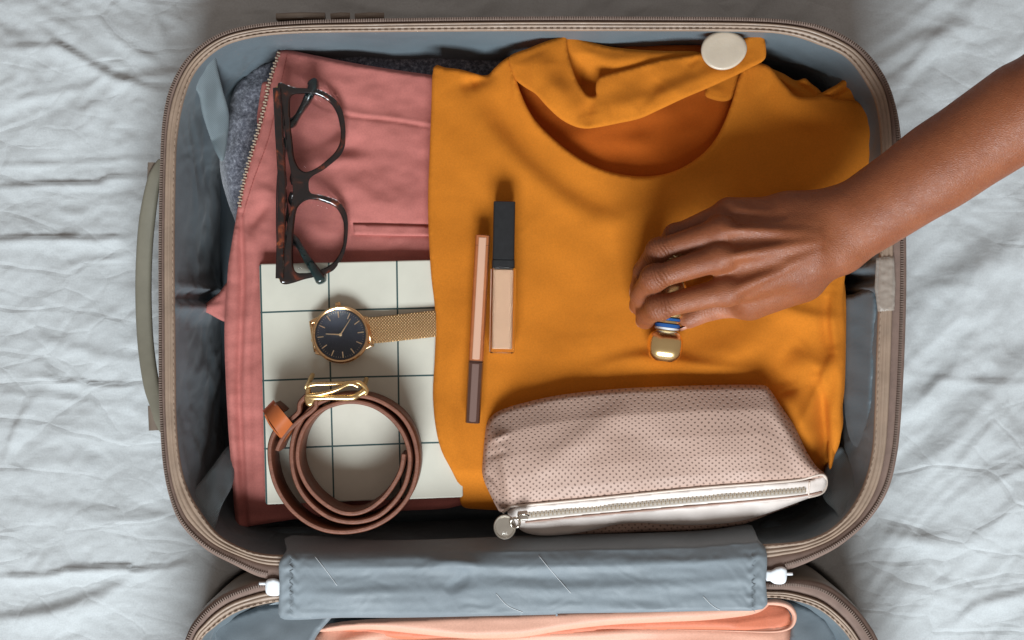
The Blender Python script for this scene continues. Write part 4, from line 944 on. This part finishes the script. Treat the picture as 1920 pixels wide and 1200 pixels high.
def po_z(x, y, d):
    v = np.clip((zip_y(x)-y)/np.maximum(zip_y(x)-top_y(x), 20), -1, 1)
    hgt = np.interp(v, [-.35, 0, .12, .3, .5, .75, 1], [.50, .80, .90, .96, .985, .94, .74])
    ex = np.clip((x-903)/60, 0, 1)*np.clip((1556-x)/130, 0, 1)
    z = .087+.032*hgt*(.40+.60*np.sqrt(ex))
    z = z+.0010*fbm(x/160, y/120, 50, 2)
    z = z+fold(x, y, [(918, 800), (940, 850), (952, 930)], 3*MM, 8, 14)+fold(x, y, [(1100, 850), (1180, 826), (1300, 860)], -1.6*MM, 44, 30)
    z = z+fold(x, y, [(915, 830), (935, 820), (955, 812)], 2*MM, 6, 6)+fold(x, y, [(908, 885), (930, 905), (945, 935)], -2.5*MM, 5, 8)+fold(x, y, [(912, 858), (930, 852), (950, 846)], -1.4*MM, 6, 6)
    z = z+fold(x, y, [(1440, 740), (1470, 800), (1500, 860), (1520, 885)], 2.0*MM, 14, 8)+fold(x, y, [(1000, 890), (1080, 830), (1180, 760)], 1.8*MM, 26, 22)
    return z
up_out = [(904,868),(907,830),(911,800),(918,785),(930,774),(950,765),(985,755),(1050,741),(1150,730),(1250,725),(1350,722),(1415,722),(1436,724),(1447,736),(1465,763),(1490,800),(1510,843),(1530,874),(1547,889)]
lw = [(1549,900)]+[(x, float(zip_y(x))+1.5) for x in (1500, 1400, 1300, 1200, 1100, 1000, 970)]+[(955,958),(945,956),(938,960),(930,948),(916,920),(906,895)]
cloth('upper_panel', up_out+lw, po_z, mt_perf.m, po, step=4, R=10, r=4.5, skirt=18, per=4, under=4)
def lo_z(x, y, d):
    z = po_z(x, zip_y(x), d)-.0008*0-(y-zip_y(x))*.00019
    return z+.0008*vnoise(x/60, y/20, 9)
cloth('zip_panel', [(952,960),(970,950),(1000,946),(1100,937),(1300,917),(1500,902),(1530,896),(1546,893),(1550,903),(1548,915),(1538,926),(1515,932),(1450,940),(1300,950),(1100,968),(1000,980),(980,984),(962,980)], lo_z, mt_cream.m, po, step=4, R=5, r=1.2, skirt=6)
def lo2_z(x, y, d): return lo_z(x, y, d)-.0015+.0006*vnoise(x/40, y/16, 4)
cloth('lower_panel', [(965,978),(1000,976),(1100,964),(1300,946),(1500,930),(1540,924),(1500,940),(1440,962),(1400,974),(1360,981),(1300,984),(1240,982),(1190,980),(1150,984),(1110,994),(1060,1002),(1020,1004),(990,1000),(972,990)], lo2_z, mt_cream.m, po, step=4, R=6, r=2, skirt=4)
cloth('bottom_panel', [(1020,990),(1100,984),(1200,974),(1350,972),(1440,958),(1500,940),(1440,965),(1396,982),(1350,990),(1280,996),(1200,998),(1100,1002),(1040,1003)], lambda x, y, d: lo2_z(x, y, d)-.005, mt_perf.m, po, step=4, R=8, r=3, skirt=20)
def pipe(name, pts, zf, r, mat, dz=.0006, par=None, **k):
    c = resample(catmull(pts, False, 6), 4); return tube(name, PX(c, zf(c[:, 0], c[:, 1], 0)+dz), r, mat, par or po, n=8, **k)
pipe('piping', [(943,961),(950,955),(960,949),(985,947),(1100,936),(1300,916),(1440,905),(1500,899),(1530,891),(1543,890),(1549,898),(1549,912),(1540,925),(1515,932)], po_z, .0009, mt_pipe.m, dz=-.0002)
zlow = lambda x, y, d: lo_z(x, y, d)
pipe('seam', [(985,979),(1100,967),(1300,949),(1400,940),(1500,930),(1540,922)], zlow, .0007, mt_seam.m, dz=.0001)
pipe('seam', [(1518,903),(1517,915),(1516,928)], zlow, .0006, mt_pipe.m, dz=.0004)
zp = resample(catmull([(985,966),(1100,955),(1300,936),(1400,927),(1510,918)], False, 8), 2)
zpw = PX(zp, zlow(zp[:, 0], zp[:, 1], 0)+.0004)
sweep('zip_tape', zpw, rrect(.0050, .0010, .0004), M('grey_tape', (.42, .37, .32, 1), .8).m, po)
zpr = resample(zpw, .00135); t, s, u = frames(zpr); bx = []
for i in range(len(zpr)):
    sd = 1 if i % 2 else -1
    bx.append((zpr[i]+s[i]*sd*.0006+np.array([0, 0, .0007]), s[i], (.00095, .00042, .0005), (0, 0, 1)))
stuff(join_boxes('zip_teeth', bx, M('zip_silver', (.60, .50, .37, 1), .3, .7).m, po))
bar('zip_slider', P(971, 968, .1175), P(990, 966, .1165), .0062, .0028, .0010, mt_silver.m, po)
tube('slider_bridge', [P(*q) for q in catmull([(972,965,.119),(978,964,.1215),(986,964,.1215),(991,966,.118)], False, 6)], .0009, mt_silver.m, po)
a = np.linspace(0, 2*np.pi, 28, endpoint=False)
tube('pull_ring', np.array([P(966+8.5*math.cos(q), 980+9*math.sin(q), .1205+.0012*math.sin(q*2)) for q in a]), .00085, mt_silver.m, po, closed=True)
mt_charm = M('charm_metal', (.50, .45, .38, 1), .32, .9); mt_charm.vary(200, .15)
ch = P(946.5, 988, .118)
lathe_z('charm', ch[0], ch[1], [(.0066, .1172), (.0070, .1176), (.0070, .1184), (.0066, .1188), (.0058, .1187), (.0056, .1184), (.001, .1184)], mt_charm.m, po, n=44, sx=1.02, sy=1.12)
bx = []
for dx, dy, hx, hy in ((-1.2, -3.6, .25, .8), (-.3, -3.6, .22, .8), (-.75, -3.0, .6, .2), (.8, -3.6, .22, .8), (1.2, -3.0, .5, .2), (1.2, -3.7, .4, .18), (1.2, -4.3, .5, .2)):
    bx.append((ch+np.array([dx*MM, dy*MM, .0005]), (1, 0, 0), (hx*MM, hy*MM, .00015), (0, 0, 1)))
join_boxes('engraving', bx, M('bright_silver', (.85, .82, .76, 1), .3, .8).m, po)
# ---------------------------------------------------------------- the arm and hand
def surface_nets(D, org, h):
    s = D < 0
    nx, ny, nz = D.shape
    c = s[:-1, :-1, :-1].astype(np.int8)
    for q in (s[1:, :-1, :-1], s[:-1, 1:, :-1], s[:-1, :-1, 1:], s[1:, 1:, :-1], s[1:, :-1, 1:], s[:-1, 1:, 1:], s[1:, 1:, 1:]): c = c+q
    act = (c > 0) & (c < 8); ai = np.argwhere(act); idx = -np.ones(act.shape, np.int64); idx[act] = np.arange(len(ai))
    acc = np.zeros((len(ai), 3)); cnt = np.zeros(len(ai))
    cor = [(i, j, k) for i in (0, 1) for j in (0, 1) for k in (0, 1)]
    for a in cor:
        for ax in range(3):
            if a[ax]: continue
            b = list(a); b[ax] = 1
            da = D[ai[:, 0]+a[0], ai[:, 1]+a[1], ai[:, 2]+a[2]]; db = D[ai[:, 0]+b[0], ai[:, 1]+b[1], ai[:, 2]+b[2]]
            m = (da < 0) != (db < 0); t = np.where(m, da/np.where(m, da-db, 1), 0)
            p = np.tile(np.array(a, float), (len(ai), 1)); p[:, ax] = t
            acc += p*m[:, None]; cnt += m
    V = (ai+acc/cnt[:, None])*h+org
    F = []
    for ax in range(3):
        b, c_ = (ax+1) % 3, (ax+2) % 3
        sl0 = [slice(None)]*3; sl1 = [slice(None)]*3; sl0[ax] = slice(0, -1); sl1[ax] = slice(1, None)
        cr = np.argwhere(s[tuple(sl0)] != s[tuple(sl1)])
        cr = cr[(cr[:, b] > 0) & (cr[:, c_] > 0) & (cr[:, b] < D.shape[b]-1) & (cr[:, c_] < D.shape[c_]-1)]
        def g(db, dc):
            q = cr.copy(); q[:, b] -= db; q[:, c_] -= dc; return idx[q[:, 0], q[:, 1], q[:, 2]]
        quad = np.stack([g(1, 1), g(0, 1), g(0, 0), g(1, 0)], 1)
        inn = s[cr[:, 0], cr[:, 1], cr[:, 2]]
        quad[~inn] = quad[~inn][:, ::-1]
        F.append(quad)
    return V, np.vstack(F)
def smin(a, b, k):
    h = np.clip(.5+.5*(b-a)/k, 0, 1); return b*(1-h)+a*h-k*h*(1-h)
def smax(a, b, k): return -smin(-a, -b, k)
def cap(p, a, b, r1, r2, fl=None):
    a = np.asarray(a, float); b = np.asarray(b, float); d = b-a; l2 = d@d
    t = np.clip(((p-a)@d)/l2, 0, 1); q = p-a-t[:, None]*d
    if fl is not None:       # flattened: fl = (axis, factor)
        ax, f = fl; ax = np.asarray(ax, float); ax /= np.linalg.norm(ax); q = q+np.outer((q@ax)*(f-1), ax)
    return np.linalg.norm(q, axis=1)-(r1+(r2-r1)*t)
def J(px, py, z): return P(px, py, z*MM)
mm = MM
FING = dict(
 index=[J(1362,545,148), J(1236,576,143), J(1214,588,124), J(1210,599,111)],
 middle=[J(1350,482,152), J(1227,521,147), J(1203,553,128), J(1199,571,112)],
 ring=[J(1350,434,149), J(1236,470,140), J(1208,508,124), J(1199,540,111)],
 pinky=[J(1366,398,139), J(1266,440,128), J(1242,466,114), J(1224,488,104)])
FR = dict(index=(8.6, 7.0, 8.3, 6.6, 6.8, 5.9, 5.5), middle=(8.8, 7.0, 8.5, 6.9, 7.1, 6.2, 5.8), ring=(8.5, 7.0, 8.1, 6.7, 6.8, 5.9, 5.4), pinky=(7.8, 6.2, 6.9, 5.9, 5.8, 5.1, 4.8))
TH = [J(1500,522,134), J(1402,566,123), J(1336,574,115), J(1291,597,111)]
WR = J(1565,440,150)
def hand_sdf(p):
    ax = np.array([.555, -.832, 0])        # across the forearm, in the world plane (image y is flipped)
    # forearm
    f = cap(p, J(1566,441,150), J(1760,310,176), 16.5*mm, 20.0*mm, ((0, 0, 1), 1.12))
    f = smin(f, cap(p, J(1760,310,176), J(2010,142,210), 20.5*mm, 24.5*mm, ((0, 0, 1), 1.08)), 10*mm)
    f = smin(f, cap(p, J(2010,142,210), J(2420,-130,262), 24.5*mm, 33*mm), 10*mm)
    f = smin(f, cap(p, J(1590,463,147), J(1930,236,196), 12*mm, 17*mm), 10*mm)
    f = smin(f, cap(p, J(1560,408,148), J(1900,178,194), 12.5*mm, 16*mm), 10*mm)
    f = smin(f, cap(p, J(1588,388,157), J(1593,384,157), 9.2*mm, 8.5*mm), 7*mm)      # ulna head
    f = smin(f, cap(p, J(1640,400,160), J(1800,290,184), 11*mm, 12*mm), 14*mm)
    # carpus and palm
    g = smin(f, cap(p, J(1480,400,141), J(1550,400,146), 13*mm, 13*mm), 12*mm)
    g = smin(g, cap(p, J(1510,500,142), J(1560,470,147), 14.5*mm, 14.5*mm), 12*mm)
    for nm, w0, r0 in (('index', J(1520,490,151), 11.5), ('middle', J(1522,462,153), 12), ('ring', J(1522,432,151), 11.5), ('pinky', J(1522,404,145), 10.5)):
        g = smin(g, cap(p, w0, FING[nm][0]+np.array([0, 0, -2.4*mm]), r0*mm, (FR[nm][0]+.6)*mm), 8*mm)
    g = smin(g, cap(p, J(1500,424,133), J(1395,424,131), 13*mm, 11*mm), 12*mm)
    g = smin(g, cap(p, J(1500,520,136), J(1412,556,127), 13.5*mm, 11.5*mm), 11*mm)
    g = smin(g, cap(p, J(1470,470,136), J(1380,500,134), 14*mm, 11*mm), 12*mm)
    # tendons fan out to the knuckles
    for nm, w0 in (('index', J(1535,470,163.5)), ('middle', J(1535,452,164.5)), ('ring', J(1535,440,163)), ('pinky', J(1535,425,158))):
        e = FING[nm][0]+np.array([4*mm, 0, 7.6*mm])
        g = smin(g, cap(p, w0, e, 1.9*mm, 2.8*mm), 4*mm)
    # grooves between the metacarpals
    for a, b in (('index', 'middle'), ('middle', 'ring'), ('ring', 'pinky')):
        m0 = (FING[a][0]+FING[b][0])/2+np.array([-4*mm, 0, 8.6*mm]); m1 = m0+np.array([36*mm, 4*mm, 6.6*mm])
        g = smax(g, -cap(p, m0, m1, 5.4*mm, 1.8*mm), 5*mm)
    out = None
    for nm in FING:
        a, b, c, d = FING[nm]; r = [q*mm for q in FR[nm]]
        F = cap(p, a, b, r[0], r[1])
        # slightly waisted phalanx: subtract nothing, bulge the joint
        F = smin(F, cap(p, b, b+(b-a)/np.linalg.norm(b-a)*.5*mm, r[2], r[2]*.98), 3*mm)
        F = smin(F, cap(p, b, c, r[2]*.98, r[3]), 2*mm)
        F = smin(F, cap(p, c, d, r[4], r[5]), 2*mm)
        F = smin(F, cap(p, d, d+(d-c)*.15, r[5], r[6]), 2*mm)
        # knuckle
        K = cap(p, a+np.array([1*mm, 0, 1.2*mm]), a+np.array([2*mm, 0, 1.2*mm]), (FR[nm][0]+.5)*mm, (FR[nm][0]+.2)*mm)
        F = smin(F, K, 4*mm)
        q = smin(g, F, 3.6*mm)
        out = q if out is None else smin(out, q, .9*mm)
    T = cap(p, TH[0], TH[1], 13*mm, 10.2*mm)
    T = smin(T, cap(p, TH[1], TH[2], 9.8*mm, 8.2*mm), 4*mm)
    T = smin(T, cap(p, TH[2], TH[3], 8.4*mm, 6.6*mm), 3*mm)
    q = smin(g, T, 9*mm)
    # web between thumb and index
    q = smin(q, cap(p, J(1440,548,136), J(1402,556,132), 8*mm, 6*mm), 8*mm)
    return smin(out, q, 1.0*mm)
h = .00095
org = np.array([.068, -.012, .092]); top = np.array([.415, .215, .288])
org = np.array([.066, -.014, .090])
n3 = np.ceil((top-org)/h/8).astype(int)*8
D = np.empty(tuple(n3+1), np.float32)
cb = np.indices(tuple(n3//8)).reshape(3, -1).T
cc_ = org+(cb*8+4)*h; dc = hand_sdf(cc_)
thr = 8*h*.5*1.75+.0035
near = np.abs(dc) < thr
for b_, dv in zip(cb[~near], dc[~near]):
    i, j, k = b_*8; D[i:i+9, j:j+9, k:k+9] = dv
lo = np.indices((9, 9, 9)).reshape(3, -1).T
nb_ = cb[near]
for c0_ in range(0, len(nb_), 600):
    blk = nb_[c0_:c0_+600]; p = (org+(blk[:, None, :]*8+lo[None])*h).reshape(-1, 3); dv = hand_sdf(p).reshape(len(blk), 9, 9, 9)
    for q, b_ in enumerate(blk):
        i, j, k = b_*8; D[i:i+9, j:j+9, k:k+9] = dv[q]
V, F = surface_nets(D, org, h)
# a couple of smoothing passes
for it in range(3):
    acc = np.zeros_like(V); cnt = np.zeros(len(V))
    for a, b in ((0, 1), (1, 2), (2, 3), (3, 0)):
        np.add.at(acc, F[:, a], V[F[:, b]]); np.add.at(acc, F[:, b], V[F[:, a]]); np.add.at(cnt, F[:, a], 1); np.add.at(cnt, F[:, b], 1)
    V = V*.45+.55*acc/cnt[:, None]
kn = np.zeros(len(V)); al = np.zeros(len(V))
for nm in FING:
    a, b, c, d = FING[nm]
    for jn, pv, nxt, rad in ((b, a, c, 8.5), (c, b, d, 6.0)):
        t1 = (nxt-pv)/np.linalg.norm(nxt-pv); q = V-jn; g = np.exp(-(np.linalg.norm(q, axis=1)/(rad*mm))**2*0.9)
        m = g > kn; kn = np.where(m, g, kn); al = np.where(m, (q@t1)*1000, al)
q = V-TH[2]; g = np.exp(-(np.linalg.norm(q, axis=1)/(9*mm))**2); t1 = (TH[3]-TH[1])/np.linalg.norm(TH[3]-TH[1]); m = g > kn; kn = np.where(m, g, kn); al = np.where(m, (q@t1)*1000, al)
pal = np.exp(-(np.maximum(np.minimum(cap(V, TH[1], TH[2], 9*mm, 8*mm), cap(V, TH[2], TH[3]+np.array([0, 0, -3*mm]), 8*mm, 7*mm)), 0)/(1.5*mm))**2)*np.clip((TH[1][2]+6*mm-V[:, 2])/(6*mm), 0, 1)
sk = M('brown_skin', (.30, .115, .062, 1), .42, spec=.36)
base = sk.mix(1.0, (.31, .103, .042, 1), sk.ramp(sk.noise(30, 4, .6), [(.3, (.74, .66, .62, 1)), (.7, (1, 1, 1, 1))]), 'MULTIPLY')
base = sk.mix(1.0, base, sk.ramp(sk.noise(420, 4, .6), [(.3, (.86, .84, .84, 1)), (.7, (1, 1, 1, 1))]), 'MULTIPLY')
base = sk.mix(sk.math('MULTIPLY', sk.attr('knuckle'), .62), base, (.09, .030, .020, 1)); base = sk.mix(sk.math('MULTIPLY', sk.attr('palmar'), .8), base, (.46, .185, .105, 1)); sk.color(base)
vo = sk.N.new('ShaderNodeTexVoronoi'); vo.feature = 'DISTANCE_TO_EDGE'; vo.inputs['Scale'].default_value = 620; sk.lk(sk.coord('Object', (1, 1.6, 1), .5), vo.inputs['Vector'])
sk.bump(sk.ramp(vo.outputs['Distance'], [(0, 0.0), (.25, 1.0)]), .28, .0004)
wrk = sk.math('SINE', sk.math('ADD', sk.math('MULTIPLY', sk.attr('along'), 3.0), sk.math('MULTIPLY', sk.noise(170, 4), 14.0)))
sk.bump(sk.math('MULTIPLY', wrk, sk.attr('knuckle')), .5, .0006)
sk.bump(sk.noise(1100, 5, .65), .3, .0005); sk.bump(sk.noise(150, 5, .6, st=(1, 1.3, 1), rot=.55), .10, .0012)
sk.roughv(200, .36, .55); sk.set('Subsurface Weight', .12); sk.set('Subsurface Radius', (.006, .002, .001)); sk.set('Subsurface Scale', .5)
pe = thing('person', 'bare brown forearm reaching in from the right with fingers closed on the gold bottle', 'person', P(1250, 560, .098))
mk('arm', V, F, sk.m, pe, attrs={'knuckle': kn, 'palmar': pal, 'along': al})
# nails, set into the finger ends
mt_nail = M('nail', (.50, .25, .18, 1), .22, spec=.5)
def nail(c, dr, nrm, ln, wd, name='nail'):
    dr = dr/np.linalg.norm(dr); nrm = nrm-(nrm@dr)*dr; nrm /= np.linalg.norm(nrm); sd = np.cross(dr, nrm); R_ = []
    for v in np.linspace(-1, 1, 9):
        row = []
        wv = wd*(1-.35*max(0, v)**3-.25*max(0, -v)**3)
        for u in np.linspace(-1, 1, 9):
            row.append(c+dr*v*ln+sd*u*wv*.92-nrm*(u*u*wd*.42+max(0, v)**2*.6*mm))
        for u in np.linspace(1, -1, 9):
            row.append(c+dr*v*ln+sd*u*wv*.92-nrm*(u*u*wd*.42+.5*mm+max(0, v)**2*.6*mm))
        R_.append(np.array(row))
    return rings(name, R_, mt_nail.m, pe, cap0=True, cap1=True)
for nm in FING:
    a, b, c, d = FING[nm]; dr = (d-c)/np.linalg.norm(d-c); out = np.cross(np.cross(dr, np.array([-1, .12, .35])), dr); out /= np.linalg.norm(out)
    nail(d+out*(FR[nm][5]*mm+.25*mm)+dr*1.6*mm, dr, out, 5.2*mm, 4.6*mm)
dr = (TH[3]-TH[2]); nail(TH[3]+dr/np.linalg.norm(dr)*1.5*mm+np.array([.1, -.75, -.1])/np.linalg.norm([.1, -.75, -.1])*5.9*mm, dr, np.array([.1, -.75, -.1]), 5.5*mm, 4.6*mm)
